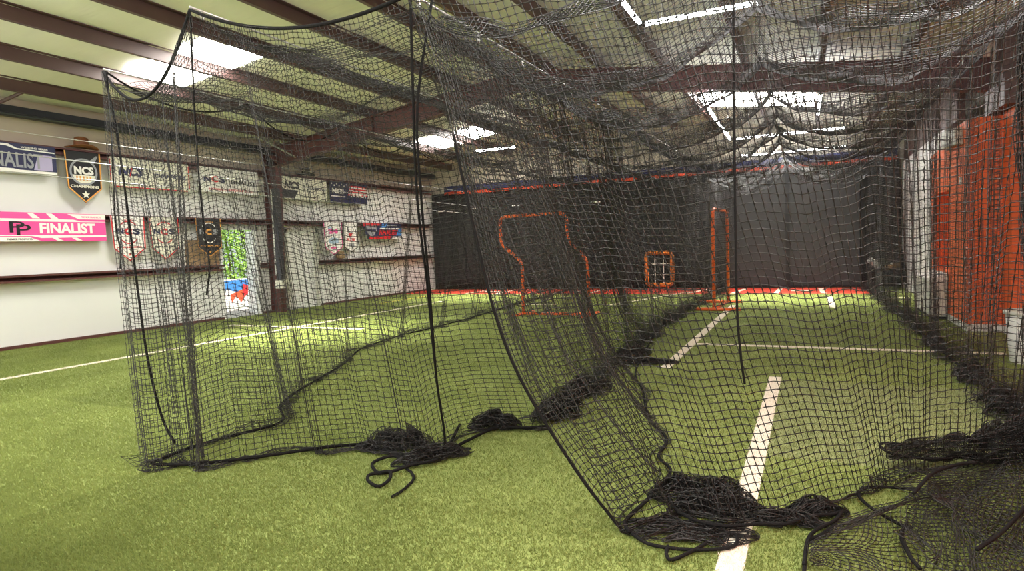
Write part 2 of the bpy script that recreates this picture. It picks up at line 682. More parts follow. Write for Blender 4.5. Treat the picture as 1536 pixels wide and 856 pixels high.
# left wall in panels round the two doors
D1 = (10.30, 11.45, 2.17)               # open door
D2 = (12.33, 13.52, 2.13)               # closed door
b = MB()
for y0, y1, z0, z1 in ((YF, D1[0], 0, 3.50), (D1[0], D1[1], D1[2], 3.50), (D1[1], D2[0], 0, 3.50), (D2[0], D2[1], D2[2], 3.50), (D2[1], YB, 0, 3.50)):
    b.box(XL - .12, XL, y0, y1, z0, z1)
struct(b.obj('wall_left', M['wall']))
struct(MB().box(XL - .12, XL, YF, YB, 3.50, 4.42).obj('wall_left_upper', M['wall_top']))
struct(MB().prism([(XL, 0), (3.3, 0), (3.3, rz(3.3) + .25), (RX, RZ + .27), (XL, rz(XL) + .25)], lambda a, c, d: (a, d, c), YB, YB + .12).obj('wall_back', M['gable']))
b = MB()
for y0, y1 in ((YF, D1[0]), (D1[1], D2[0]), (D2[1], 18.9)):
    b.box(XL, XL + .06, y0, y1, 0, .06)
struct(b.obj('baseboard_left', M['iron2']))

# wall girts: long red channels along the left wall
girts = []
for nm, z, segs in (('topmost', 3.42, [(YF, 11.72), (11.98, 19.35)]), ('middle', 2.22, [(YF, 11.72), (11.98, 19.35)]),
                    ('lowest', 1.14, [(YF, 10.28), (11.5, 11.72), (13.54, 19.35)])):
    for i, (y0, y1) in enumerate(segs):
        P = [(0, 0), (.2, 0), (.2, .035), (.19, .035), (.19, .012), (.012, .012), (.012, .118), (.19, .118), (.19, .095), (.2, .095), (.2, .13), (0, .13)]
        g = MB().prism(P, lambda a, c, d, z=z: (XL + a, d, z + c), y0, y1).obj('wall_girt', M['iron2'])
        where = ('before the steel column', 'beyond the steel column')[i] if len(segs) == 2 else ('before the open doorway', 'between the open doorway and the column', 'beyond the closed door')[i]
        tag(g, f'{nm} maroon girt on the left wall, the run {where}', 'wall girt')

# roof purlins running into the depth
for i, x in enumerate((-11.5, -10.32, -9.1, -7.95, -6.75, -5.65, -4.75, -3.6, -2.4, -1.0, .22, 1.42)):
    z = rz(x)
    s = 1 if x < RX else -1
    P = [(-.035, 0), (.035, 0), (.035, .012), (-.023, .012), (-.023, .205), (.06, .205), (.06, .217), (-.035, .217)]
    o = MB().prism([(s * a, c) for a, c in P], lambda a, c, d, x=x, z=z: (x + a, d, z + c), YF, YB - .02).obj('roof_purlin', M['iron'])
    ordn = ('first', 'second', 'third', 'fourth', 'fifth', 'sixth', 'seventh', 'eighth', 'ninth', 'tenth', 'eleventh', 'twelfth')[i]
    tag(o, f'{ordn} roof purlin counted from the left wall, dark red steel', 'purlin')
# eave strut
tag(MB().box(XL + .005, XL + .2, YF, YB - .02, 4.0, 4.16).obj('eave_strut', M['darkpipe']), 'dark eave strut along the top of the left wall', 'beam')

# rigid frame: tapered column and gabled rafter across the hall
YR = 11.86
fr = empty('steel_frame', (XL + .2, YR, 0), 'dark red rigid steel frame: column on the left wall and gabled rafter across the hall', 'frame')


def rafter_low(x):
    return 4.62 - .14 * abs(x - RX)


def ibeam(name, top, bot, w=.2):
    """I-section between two polylines in the x-z plane"""
    b = MB()
    t = .018
    for i in range(len(top) - 1):
        a0, a1, b0, b1 = [np.array(q) for q in (top[i], top[i + 1], bot[i], bot[i + 1])]

        def seg(p0, p1, q0, q1, y0, y1):
            b.hexa([(q0[0], y0, q0[1]), (q1[0], y0, q1[1]), (q1[0], y1, q1[1]), (q0[0], y1, q0[1]),
                    (p0[0], y0, p0[1]), (p1[0], y0, p1[1]), (p1[0], y1, p1[1]), (p0[0], y1, p0[1])])
        seg(a0, a1, b0, b1, YR - .008, YR + .008)
        d0 = (b0 - a0) / np.linalg.norm(b0 - a0) * t
        d1 = (b1 - a1) / np.linalg.norm(b1 - a1) * t
        seg(a0, a1, a0 + d0, a1 + d1, YR - w / 2, YR + w / 2)
        seg(b0 - d0, b1 - d1, b0, b1, YR - w / 2, YR + w / 2)
    return b.obj(name, M['iron2'], fr)


xs = [XL + .05, -12.0, -9, -7, RX]
ibeam('rafter', [(x, rz(x)) for x in xs], [(x, rafter_low(x)) for x in xs])
xs = [RX, -3.5, -1, 1, 2.5]
ibeam('rafter', [(x, rz(x)) for x in xs], [(x, rafter_low(x)) for x in xs])
ibeam('column', [(XL + .01, 0), (XL + .01, 4.05)], [(XL + .33, 0), (-12.02, 3.70)])
for x in (-11.95, -9.0, -7.2, -3.6, -1.0):
    MB().box(x - .006, x + .006, YR - .095, YR + .095, rafter_low(x) + .02, rz(x) - .02).obj('stiffener', M['iron2'], fr)
o = MB().tube([(-11.65, 11.0, 4.2), (-11.3, 11.72, 3.82)], .018).obj('flange_brace', M['steel'], fr)
tag(MB().tube([(-12.3, 5.6, 3.9), (-11.55, 6.0, 4.25)], .03).obj('roof_strut', M['iron']), 'short dark diagonal strut between eave and first purlin', 'strut')

# black conduit beside the column, with its small cream box
cn = empty('hanging_conduit', (-11.9, 11.62, .63), 'tall black square post fixed to the front of the maroon column', 'post')
MB().box(-11.98, -11.83, 11.55, 11.68, .84, 3.1).obj('post', M['darkpipe'], cn, bevel=.01)
MB().box(-12.01, -11.79, 11.52, 11.70, .63, .84).obj('junction_box', M['vcream'], cn, bevel=.01)
MB().box(-12.07, -11.99, 11.60, 11.68, .95, 3.1).obj('pale_trunking', M['offwhite'], cn)

# cables along the left side
for i, (q0, q1, x) in enumerate((((140, 243), (292, 262), -9.3), ((140, 269), (222, 277), -9.3), ((154, 214), (374, 244), -9.3))):
    a, c = at(*q0, x=x), at(*q1, x=x)
    k = (c[2] - a[2]) / (c[1] - a[1])
    z0 = a[2] + k * (2.0 - a[1])
    o = MB().tube([(x, y, a[2] + k * (y - a[1]) * .6 - .02 * math.sin((y - 2) / 17 * PI)) for y in np.linspace(2, 19.4, 24)], .007 if i < 2 else .005, 6).obj('support_cable', M['steel'], smooth=True)
    tag(o, ('taut silver cable crossing just below the top banners\' upper edge', 'taut silver cable crossing the lower edge of the top banners', 'thin silver cable crossing the upper wall above the banners')[i], 'cable')
o = MB().tube([(-12.1, y, 3.98) for y in np.linspace(YF, 19.3, 12)], .03, 8).obj('eave_pipe', M['darkpipe'], smooth=True)
tag(o, 'dark glossy pipe running along the eave above the left wall', 'pipe')

# open doorway
w = struct(MB().box(XL - .14, XL + .03, D1[0], D1[0] + .07, 0, D1[2]).box(XL - .14, XL + .03, D1[1] - .07, D1[1], 0, D1[2]).box(XL - .14, XL + .03, D1[0], D1[1], D1[2] - .07, D1[2]).obj('trim_1', M['dwhite']))
d1 = struct(MB().hexa([(XL - .02, 11.34, .02), (XL - .035, 11.38, .02), (XL - .84, 11.85, .02), (XL - .825, 11.81, .02),
                       (XL - .02, 11.34, 2.08), (XL - .035, 11.38, 2.08), (XL - .84, 11.85, 2.08), (XL - .825, 11.81, 2.08)]).obj('door_1', M['dwhite']))
MB().tube([(XL - .77, 11.78, 1.0), (XL - .79, 11.72, 1.0), (XL - .70, 11.68, 1.0)], .012).obj('door_handle', M['steel'], d1)
# closed door
struct(MB().box(XL - .1, XL + .05, D2[0], D2[0] + .08, 0, D2[2]).box(XL - .1, XL + .05, D2[1] - .08, D2[1], 0, D2[2]).box(XL - .1, XL + .05, D2[0], D2[1], D2[2] - .08, D2[2]).obj('trim_2', M['offwhite']))
d2 = struct(MB().box(XL - .07, XL - .02, D2[0] + .085, D2[1] - .085, .01, D2[2] - .085).obj('door_2', M['dwhite'], bevel=.004))
MB().tube([(XL - .02, 13.32, 1.0), (XL + .04, 13.32, 1.0), (XL + .05, 13.22, 1.0)], .012).obj('door_handle', M['steel'], d2)
for z in (.3, 1.05, 1.8):
    MB().box(XL - .022, XL - .008, 12.41, 12.44, z, z + .1).obj('hinge', M['steel'], d2)

# outside the door: hedge and a coloured board
rng = np.random.default_rng(11)
hd = empty('hedge', (-18.2, 14.2, 0), 'sunlit green hedge seen through the open doorway', 'hedge')
k = 9000
c = np.stack([-18.2 + rng.normal(0, .35, k), 14.0 + rng.uniform(-3.2, 3.6, k), rng.uniform(.15, 3.4, k)], 1)
c[:, 0] += .35 * np.sin(c[:, 1] * 2.3) * np.cos(c[:, 2] * 2.1)
a1 = rng.normal(0, 1, (k, 3))
a1 /= np.linalg.norm(a1, axis=1)[:, None]
a2 = np.cross(a1, rng.normal(0, 1, (k, 3)))
a2 /= np.linalg.norm(a2, axis=1)[:, None]
Ls = rng.uniform(.05, .11, (k, 1))
V = np.stack([c - a1 * Ls, c + a2 * Ls * .45, c + a1 * Ls, c - a2 * Ls * .45], 1).reshape(-1, 3) - np.array(hd.location)
me = fast_mesh('foliage', V, np.arange(4 * k).reshape(k, 4))
me.materials.append(M['dgreen'])
o = bpy.data.objects.new('foliage', me)
COL.objects.link(o)
o.parent = hd
o['kind'] = 'stuff'
b = MB()
for y in np.linspace(11.2, 17, 8):
    b.tube([(-18.2, y, 0), (-18.15, y + .1, 1.2), (-18.25, y - .05, 2.6)], .04)
b.obj('stem', M['trunk'], hd)
bd = empty('yard_sign', (-14.9, 12.62, 0), 'blue and orange splashed board standing outside the open doorway', 'board')
fnb = lambda a, c, d: (-14.9 + d, 12.0 + a, c)
MB().prism(rounded([(0, .1), (1.3, .1), (1.3, .82), (0, .82)], .05), fnb, 0, .03).obj('board', M['vwhite'], bd)
MB().prism([(.05, .5), (.5, .55), (.8, .45), (1.25, .6), (1.25, .78), (.05, .78)], fnb, .03, .036).obj('blue_patch', M['vblue'], bd)
MB().prism([(.15, .12), (.35, .14), (.42, .4), (.3, .52), (.2, .35)], fnb, .036, .042).obj('orange_patch', M['orangefab'], bd)
MB().prism([(.62, .15), (.78, .35), (.95, .15), (1.15, .4), (1.0, .5), (.8, .45), (.6, .4)], fnb, .036, .042).obj('orange_patch', M['orangefab'], bd)
MB().prism([(1.0, .3), (1.2, .35), (1.22, .6), (1.05, .66)], fnb, .036, .043).obj('red_patch', M['vred'], bd)
MB().prism([(.05, .4), (.4, .45), (.45, .53), (.1, .56)], fnb, .036, .044).obj('navy_patch', M['vnavy'], bd)
for y in (12.2, 13.1):
    MB().tube([(-14.91, y, -.02), (-14.91, y, .2)], .012).obj('stake', M['steel'], bd)

# right side: white wall, orange walls with recesses
struct(MB().box(2.24, 3.2, 13.85, YB, 0, 3.3).obj('wall_right', M['wall']))
b = MB()
x0, x1 = 2.05, 3.1
b.box(x0, x1, 10.9, 12.2, .1, 3.02).box(x0, x1, 13.35, 13.85, .1, 2.84).box(x0, x1, 12.2, 13.35, .1, .8).box(x0, x1, 12.2, 13.35, 2.1, 2.86)
b.box(x0 + .3, x1, 12.2, 13.35, .8, 2.1)
struct(b.obj('wall_orange', M['orange']))
b = MB()
x0 = 2.45
b.box(x0, x1, 10.45, 10.9, .1, 3.05).box(x0, x1, 8.9, 10.45, 2.13, 3.05).box(x0, x1, YF, 8.9, .1, 3.05).box(x0 + .45, x1, 8.9, 10.45, .1, 2.13)
struct(b.obj('wall_orange_front', M['orange']))
struct(MB().box(2.04, 3.1, 10.88, 13.85, 0, .1).box(2.44, 3.1, YF, 10.9, 0, .1).box(2.22, 3.2, 13.86, YB, 0, .1).obj('baseboard_right', M['white']))
# dark steel above the orange wall
struct(MB().box(3.2, 3.3, YF, YB, 0, 4.25).obj('wall_right_upper', M['gable']))
tag(MB().box(2.28, 2.4, 13.0, YB - .02, 3.3, 4.0).obj('eave_beam', M['iron']), 'dark steel beam along the top of the white right wall', 'beam')
tag(MB().box(2.3, 2.75, 10.2, 11.2, 3.06, 3.4).box(2.36, 2.7, 10.55, 10.95, 3.3, 4.2).obj('roof_haunch', M['iron']), 'dark steel haunch above the stepped corner of the orange wall', 'steel post')
un = empty('wall_unit', (2.0, 12.0, 2.7), 'white slanting box unit fixed at the top of the orange wall', 'wall unit')
q4 = [(13.0, 3.07), (12.55, 2.78), (11.2, 2.70), (11.28, 2.96)]
MB().prism(q4, lambda a, c, d: (d, a, c), 1.94, 2.05).obj('casing', M['offwhite'], un, bevel=.02)
MB().prism([(12.4, 2.80), (11.4, 2.745), (11.4, 2.77), (12.4, 2.825)], lambda a, c, d: (d, a, c), 1.932, 1.942).obj('louvre', M['grey'], un)
sw = MB().box(2.035, 2.05, 11.3, 11.42, 2.12, 2.24).obj('wall_switch', M['white'], bevel=.003)
tag(sw, 'small white square plate high on the orange wall', 'switch')
bx = empty('storage_chest', (1.93, 12.95, 0), 'white chest standing against the orange wall below its recess', 'chest')
MB().box(1.80, 2.04, 12.22, 13.8, .05, .62).obj('body', M['offwhite'], bx, bevel=.02)
MB().hexa([(1.78, 12.2, .62), (2.04, 12.2, .62), (2.04, 13.82, .62), (1.78, 13.82, .62), (1.78, 12.2, .66), (2.04, 12.2, .76), (2.04, 13.82, .76), (1.78, 13.82, .66)]).obj('lid', M['white'], bx, bevel=.01)
MB().box(1.82, 2.03, 12.26, 13.76, 0, .05).obj('plinth', M['black'], bx)
bn = empty('white_bin', (2.17, 8.4, 0), 'white bin standing before the orange wall behind the bunched corner net', 'bin')
MB().lathe([(.20, 0), (.205, .01), (.25, .55), (.24, .55), (.2, .04)], (2.17, 8.4, 0)).obj('bucket', M['white'], bn, smooth=True)
MB().lathe([(.245, .52), (.268, .53), (.268, .56), (.245, .57)], (2.17, 8.4, 0)).obj('rim', M['offwhite'], bn, smooth=True)

# black backdrop along the back wall
def curtain(x0, x1, y, z1, seed, amp, name, label, m='curtain', cat='curtain'):
    xs = np.linspace(x0, x1, int((x1 - x0) / .035))
    zs = np.linspace(.02, z1, 10)
    P = np.zeros((len(xs), len(zs), 3))
    P[..., 0] = xs[:, None] + .02 * wob(xs * .9, seed + 3, 1)[:, None]
    P[..., 1] = y + amp * wob(xs, seed, .9, 4)[:, None] * (.7 + .3 * (1 - zs / z1))[None]
    P[..., 2] = zs[None]
    o = MB().grid(P).obj(name, M[m], smooth=True)
    sd = o.modifiers.new('thick', 'SOLIDIFY')
    sd.thickness = .006
    return tag(o, label, cat)


curtain(-12.35, -7.6, 19.42, 3.42, 5, .05, 'backdrop_curtain', 'black backdrop curtain at the end of the left lane, next to the white wall')
curtain(-7.62, -2.68, 19.42, 3.42, 6, .05, 'backdrop_curtain', 'black backdrop curtain behind the small orange target frame')
curtain(1.27, 2.2, 19.42, 3.36, 7, .04, 'backdrop_curtain', 'narrow black backdrop curtain behind the pitching machine in the far right corner')
for x0, x1, lb in ((-2.66, -.57, 'smooth charcoal vinyl backdrop panel on the left of the seam, right lane'), (-.52, 1.25, 'smooth charcoal vinyl backdrop panel on the right of the seam, right lane')):
    p = empty('backdrop_panel', ((x0 + x1) / 2, 19.45, 0), lb, 'panel')
    MB().box(x0, x1, 19.42, 19.47, .02, 3.3).obj('sheet', M['panel'], p, bevel=.01)
    MB().box(x0, x1, 19.405, 19.42, .02, .08).obj('hem', M['black'], p)
    MB().box(x0, x1, 19.405, 19.42, 3.2, 3.3).obj('hem', M['black'], p)
tag(MB().box(-.60, -.49, 19.38, 19.40, .02, 3.3).obj('backdrop_strap', M['black']), 'black strap covering the seam between the charcoal panels', 'strap')
# navy and orange border hanging over the curtain tops
for x0, x1, lb, sd in ((-11.75, -5.9, 'navy border with an orange stripe above the left black curtains', 3), (-5.85, -2.4, 'navy border with an orange stripe above the middle black curtain', 4),
                       (-2.35, 2.12, 'navy border with an orange stripe above the charcoal panels', 5)):
    bb = empty('border_banner', ((x0 + x1) / 2, 19.3, 3.36), lb, 'border')
    for nm, z0, z1, m in (('navy_band', 3.46, 3.66, 'navy'), ('orange_band', 3.36, 3.46, 'orangefab')):
        xs = np.linspace(x0, x1, 90)
        P = np.zeros((len(xs), 4, 3))
        P[..., 0] = xs[:, None]
        P[..., 1] = 19.33 - .03 * wob(xs, sd, .8)[:, None] - np.linspace(0, .03, 4)[None]
        P[..., 2] = np.linspace(z1, z0, 4)[None] + .012 * wob(xs, sd + 2, .6)[:, None]
        o = MB().grid(P).obj(nm, M[m], bb, smooth=True)
        q = o.modifiers.new('thick', 'SOLIDIFY')
        q.thickness = .005
# short white dashes on the left curtains
for i, (u, v) in enumerate(((709, 313), (775, 308), (833, 304), (894, 303), (661, 317))):
    p = at(u, v, y=19.3)
    o = MB().box(p[0] - .17, p[0] + .17, 19.29, 19.33, p[2] - .022, p[2] + .022).obj('curtain_dash', M['white'], bevel=.005)
    tag(o, 'short white batten across the top of the black curtain', 'dash', 'white dashes on the black curtains')

# skylights in the roof and the LED tubes
def sky(i, x0, x1, y0, y1):
    b = MB()
    for s0, s1 in ((x0, x1),):
        P = [(s0, y0, rz(s0) + .175), (s1, y0, rz(s1) + .175), (s1, y1, rz(s1) + .175), (s0, y1, rz(s0) + .175)]
        b.hexa(P + [(p[0], p[1], p[2] + .13) for p in P])
    struct(b.obj('window_%d' % i, M['skylight']))


sky(1, -9.05, -8.0, 6.95, 8.0)
sky(2, -10.25, -9.2, 6.9, 7.95)
sky(3, -9.05, -8.3, 15.6, 16.8)
sky(4, -10.25, -9.2, 15.4, 16.9)
sky(5, -2.3, -1.1, 15.2, 16.7)
sky(6, -.95, .15, 15.2, 16.7)


# daylight falling through those panels
for (x, y), (tx, ty), e in (((-8.5, 7.5), (-7.9, 9.0), 120), ((-9.7, 7.4), (-8.6, 9.0), 120), ((-8.7, 16.2), (-8.4, 16.4), 90), ((-9.7, 16.2), (-9.6, 16.3), 90), ((-1.7, 15.9), (-1.5, 16.2), 110), ((-.4, 15.9), (0, 16.2), 110)):
    ld = bpy.data.lights.new('skylight_daylight', 'AREA')
    ld.size = .7
    ld.energy = e
    ld.spread = math.radians(60)
    ld.color = (1, .98, .86)
    lo = bpy.data.objects.new('skylight_daylight', ld)
    COL.objects.link(lo)
    lo.location = (x, y, rz(x) + .08)
    lo.rotation_euler = (Vector((tx, ty, 0)) - lo.location).to_track_quat('-Z', 'Y').to_euler()


def tube_light(a, c, label):
    a, c = np.array(a, float), np.array(c, float)
    t = empty('tube_light', tuple((a + c) / 2), label, 'lamp')
    MB().tube([a, c], .028, 10).obj('tube', M['tube'], t, smooth=True)
    d = (c - a) / np.linalg.norm(c - a)
    for e, s in ((a, -1), (c, 1)):
        MB().tube([e, e + d * s * .04], .032, 10).obj('end_cap', M['black'], t, smooth=True)
    for w_ in (.15, .85):
        p = a + (c - a) * w_
        MB().tube([p + [0, 0, .02], (p[0], p[1], rz(p[0]) + .0)], .004, 5).obj('hanger', M['steel'], t)


zt = 4.1
tube_light((-1.84, 6.2, zt), (-1.84, 7.72, zt), 'LED tube overhead at the top edge, running away towards the back wall')
tube_light((-1.78, 7.8, zt), (-.5, 7.8, zt), 'LED tube overhead at the top edge, running across the right lane')
zt = 3.88
tube_light((-1.66, 11.1, zt), (-1.7, 13.5, zt), 'LED tube on the left side of the far lamp rectangle, its nearer half')
tube_light((-1.7, 13.7, zt), (-1.73, 16.3, zt), 'LED tube on the left side of the far lamp rectangle, its farther half')
tube_light((-1.66, 16.4, zt), (.75, 16.4, zt), 'LED tube across the back of the far lamp rectangle')
tube_light((.2, 12.2, zt), (.18, 14.2, zt), 'short LED tube on the right side of the far lamp rectangle')
tube_light((-1.72, 19.1, 3.78), (.9, 19.1, 3.78), 'thin LED tube just above the navy border at the back wall')
a_, c_ = at(713, 227, z=4.05), at(763, 217, z=4.05)
c_[1] = a_[1]
tube_light(a_, c_, 'LED tube seen through the nets beyond the rafter, right of the far left skylight')
# unseen fill lights added over the front of the hall, above the view
for i, (x, y, sx, sy, e) in enumerate(((-9.0, 1.5, .3, 3.0, 100), (-5.2, -1.5, 3.0, .3, 170), (-6.2, 3.4, .3, 2.4, 110), (-.6, 3.2, 2.4, .3, 130), (.3, -1.0, 3.0, .3, 130), (.9, 4.6, .3, 2.0, 90))):
    ld = bpy.data.lights.new('ceiling_fill', 'AREA')
    ld.shape = 'RECTANGLE'
    ld.size, ld.size_y = sx, sy
    ld.energy = e * 1.15
    ld.color = (1, .975, .95)
    lo = bpy.data.objects.new('ceiling_fill', ld)
    COL.objects.link(lo)
    lo.location = (x, y, rz(x) - .1)

for x, y, e in ((-9.6, 1.2, 250), (-4.0, .6, 300), (-6.6, -2.2, 300), (.6, 1.6, 320), (-1.8, -2.0, 220)):  # unseen point fills, added to brighten the roof insulation from below
    ld = bpy.data.lights.new('uplight_fill', 'POINT')
    ld.shadow_soft_size = .35
    ld.energy = e
    ld.color = (1, .985, .97)
    lo = bpy.data.objects.new('uplight_fill', ld)
    COL.objects.link(lo)
    lo.location = (x, y, rz(x) - 1.2)

# turf markings
def line(pts, label, m='white_turf', z=.006, name='turf_line'):
    o = MB().prism(pts, lambda a, c, d: (a, c, d), -.01, z).obj(name, M[m])
    return tag(o, label, 'turf line')


def hline(x0, x1, y, w):
    return [(x0, y - w / 2), (x1, y - w / 2), (x1, y + w / 2), (x0, y + w / 2)]


def vline(x, y0, y1, w):
    return [(x - w / 2, y0), (x + w / 2, y0), (x + w / 2, y1), (x - w / 2, y1)]


LINES = []
def L_(poly, *a, **k):
    LINES.append(poly)
    return line(poly, *a, **k)


L_(vline(-.325, 1.2, 6.95, .115), 'broad white turf line running away from the camera under the front net')
L_(vline(-1.5, 7.15, 14.3, .115), 'white turf line along the middle of the right lane to the edge-on screen')
L_(hline(-1.44, 2.05, 8.93, .12), 'white turf line crossing the right lane from side to side')
L_(vline(.42, 14.0, 16.4, .13), 'short white turf line in front of the red plate area')
L_(vline(-9.31, 1.0, 15.0, .12), 'long white turf line along the left wall side')
L_(hline(-11.2, -7.65, 9.4, .12), 'white turf line crossing towards the open doorway')
L_(hline(-6.9, -5.6, 14.2, .1), 'short white turf line behind the orange pitching screen')
L_([(-4.3, 14.2), (-4.18, 14.2), (-3.0, 18.0), (-3.12, 18.0)], 'slanted white turf line to the right of the pitching screen')
L_(hline(1.3, 2.05, 16.3, .1), 'short white turf line beside the right wall')
line(vline(-10.9, 14.2, 16.8, .07), 'faint yellow turf line near the left wall', 'yellow_turf')
rd = MB().box(-12.38, 1.55, 17.4, 19.38, -.01, .005).obj('red_turf', M['red_turf'])
tag(rd, 'red turf strip along the foot of the back wall', 'turf')
k = 0
for xc in (-9.4, -6.4, -.23):
    for nm, dx in (('left', -.55), ('right', .55)):
        where = {-9.4: 'left lane', -6.4: 'middle lane', -.23: 'right lane'}[xc]
        line([(xc + dx - .06, 17.45), (xc + dx + .06, 17.45), (xc + dx * .92 + .06, 19.0), (xc + dx * .92 - .06, 19.0)], f'white batter box line on the {nm} of the plate, red turf of the {where}', z=.011, name='batter_box_line')
    line(hline(xc - .3, xc + .3, 18.3, .3) if xc != -.23 else [(xc - .22, 18.15), (xc + .22, 18.15), (xc + .22, 18.35), (xc, 18.55), (xc - .22, 18.35)], f'white home plate on the red turf of the {where}', z=.011, name='home_plate')['category'] = 'plate'
line([(-3.1, 17.45), (-2.98, 17.45), (-2.6, 19.0), (-2.72, 19.0)], 'white batter box line on the red turf beside the dividing net', z=.011, name='batter_box_line')
line([(-1.9, 17.45), (-1.78, 17.45), (-1.6, 19.0), (-1.72, 19.0)], 'white line on the red turf just right of the dividing net', z=.011, name='batter_box_line')

# ================================================================== BANNERS ON THE LEFT WALL
XB = -12.22


def fnw(a, c, d):
    return (XB + d, a, c)


def wavy_panel(poly, name, m, parent, d0=0.0, d1=.012):
    return MB().prism(poly, fnw, d0, d1).obj(name, m, parent)


def banner(name, label, cat, poly, m):
    ys = [p[0] for p in poly]
    zs = [p[1] for p in poly]
    e = empty(name, (XB, (min(ys) + max(ys)) / 2, min(zs)), label, cat)
    wavy_panel(poly, 'sheet', m, e)
    return e


def rect(a0, a1, c0, c1):
    return [(a0, c0), (a1, c0), (a1, c1), (a0, c1)]


def part(e, nm, poly, m, d=.012, t=.004):
    return MB().prism(poly, fnw, d, d + t).obj(nm, M[m], e)


def words_(e, s, a0, a1, c0, c1, m, d=.016, shear=0.0, bold=.02, nm='lettering'):
    b = MB()
    add_text(b, s, a0, a1, c0, c1, fnw, d, shear, bold)
    return b.obj(nm, M[m], e)


def ring(e, nm, ca, cc, r, m, a0=0, a1=360, w=.03, d=.016, ry=None):
    ry = ry or r
    n = 30
    o = [(ca + r * math.cos(math.radians(a0 + (a1 - a0) * i / n)), cc + ry * math.sin(math.radians(a0 + (a1 - a0) * i / n))) for i in range(n + 1)]
    q = [(ca + (r - w) * math.cos(math.radians(a0 + (a1 - a0) * i / n)), cc + (ry - w) * math.sin(math.radians(a0 + (a1 - a0) * i / n))) for i in range(n + 1)]
    b = MB()
    for i in range(n):
        b.prism([o[i], o[i + 1], q[i + 1], q[i]], fnw, d, d + .003)
    return b.obj(nm, M[m], e)


def star(e, ca, cc, r, m, nm='star', d=.016):
    P = []
    for i in range(10):
        th = PI / 2 + i * PI / 5
        q = r if i % 2 == 0 else r * .42
        P.append((ca + q * math.cos(th), cc + q * math.sin(th)))
    return part(e, nm, P, m, d)


# 1 navy FINALIST banner, cut by the left edge of the view
e = banner('finalist_banner', 'navy banner with silver FINALIST lettering, partly beyond the left end, top girt', 'banner', rect(4.35, 6.79, 3.03, 3.52), M['vnavy'])
part(e, 'border_stripe', [(4.35, 3.03), (6.79, 3.03), (6.79, 3.075), (6.2, 3.075), (6.1, 3.09), (4.35, 3.09)], 'vwhite')
part(e, 'border_stripe', [(4.35, 3.50), (6.05, 3.50), (6.18, 3.44), (6.77, 3.425), (6.77, 3.405), (6.16, 3.42), (6.02, 3.465), (4.35, 3.465)], 'vwhite')
part(e, 'sheen_patch', [(6.42, 3.09), (6.72, 3.09), (6.72, 3.36), (6.5, 3.36)], 'vsheen')  # sheen across the banner, painted on as a lavender patch
words_(e, 'FINALIST', 5.63, 6.57, 3.11, 3.37, 'vgrey', d=.018, bold=.02)
words_(e, 'WEEKEND SERIES', 6.24, 6.66, 3.447, 3.478, 'vwhite', bold=.02, nm='small_lettering')

# 2 black NCS pennant
def pennant(y0, y1, z1, zs, zt, m, label, edge, taper=.03):
    c = (y0 + y1) / 2
    poly = [(y0 + taper, zs), (c, zt), (y1 - taper * .2, zs), (y1, z1), (y0, z1)]
    e = banner('pennant', label, 'pennant', poly, M[m])
    w = .022
    b = MB()
    P = poly
    for i in range(len(P) - 1):
        a, q = np.array(P[i - 1 if i else 4]), np.array(P[i if i else 0])
    segs = [(P[4], P[0]), (P[0], P[1]), (P[1], P[2]), (P[2], P[3])]
    for a, q in segs:
        a, q = np.array(a), np.array(q)
        t = (q - a) / np.linalg.norm(q - a)
        nn = np.array([-t[1], t[0]])
        b.prism([a, q, q + nn * w, a + nn * w], fnw, .012, .018)
    b.obj('trim', M[edge], e)
    return e, c


e, c = pennant(6.93, 7.57, 3.50, 2.83, 2.56, 'vblack', 'black pennant with gold edging and a round NCS ball emblem, below the brown hat', 'vgold')
ring(e, 'emblem_ring', c, 3.13, .25, 'vgrey', w=.035)
part(e, 'emblem_disc', [(c + .2 * math.cos(PI + PI * i / 16), 3.07 + .2 * .75 * math.sin(PI + PI * i / 16)) for i in range(17)], 'vcream')
b = MB()
for i in range(5):
    b.prism(rect(c - .14 + i * .06, c - .115 + i * .06, 2.97, 3.05), fnw, .016, .02)
b.obj('emblem_bars', M['vgold'], e)
part(e, 'swoosh', [(c + .1, 3.33), (c + .25, 3.45), (c + .27, 3.43), (c + .2, 3.3)], 'vgrey')
words_(e, 'NCS', c - .17, c + .18, 3.08, 3.23, 'vwhite', bold=.05)
words_(e, 'CHAMPIONS', c - .25, c + .26, 2.835, 2.885, 'vcream', bold=.04)
star(e, c + .01, 2.71, .075, 'vcream')

# 3 and 4 long white banners on the top girt
e = banner('ncs_banner', 'long white banner with NCS and CHAMPIONS in dark letters, beside the black ball pennant', 'banner', rounded(rect(7.74, 9.46, 2.90, 3.48), .05), M['vcream'])
words_(e, 'NCS', 7.9, 8.42, 3.13, 3.32, 'vnavy', shear=.25, bold=.05)
part(e, 'slash', [(8.12, 3.12), (8.14, 3.12), (8.2, 3.33), (8.18, 3.33)], 'vred', .02)
part(e, 'slash', [(8.48, 3.08), (8.5, 3.08), (8.58, 3.32), (8.56, 3.32)], 'vblack')
words_(e, 'CHAMPIONS', 8.65, 9.38, 3.14, 3.23, 'vnavy', shear=.2, bold=.03)
words_(e, 'NATIONAL CHAMPIONSHIP SPORTS', 8.0, 9.3, 2.95, 3.0, 'vblack', bold=.0, nm='small_lettering')
b = MB()
for q in (rect(7.74, 7.76, 2.95, 3.44), rect(9.44, 9.46, 2.95, 3.44), rect(7.79, 9.41, 2.9, 2.92)):
    b.prism(q, fnw, .012, .016)
b.obj('trim', M['vred'], e)
e = banner('ncs_banner', 'white banner with a red C in NCS and FINALIST, just before the column', 'banner', rounded(rect(9.68, 11.36, 2.93, 3.49), .03), M['vwhite'])
words_(e, 'N', 9.82, 10.0, 3.16, 3.30, 'vnavy', bold=.05)
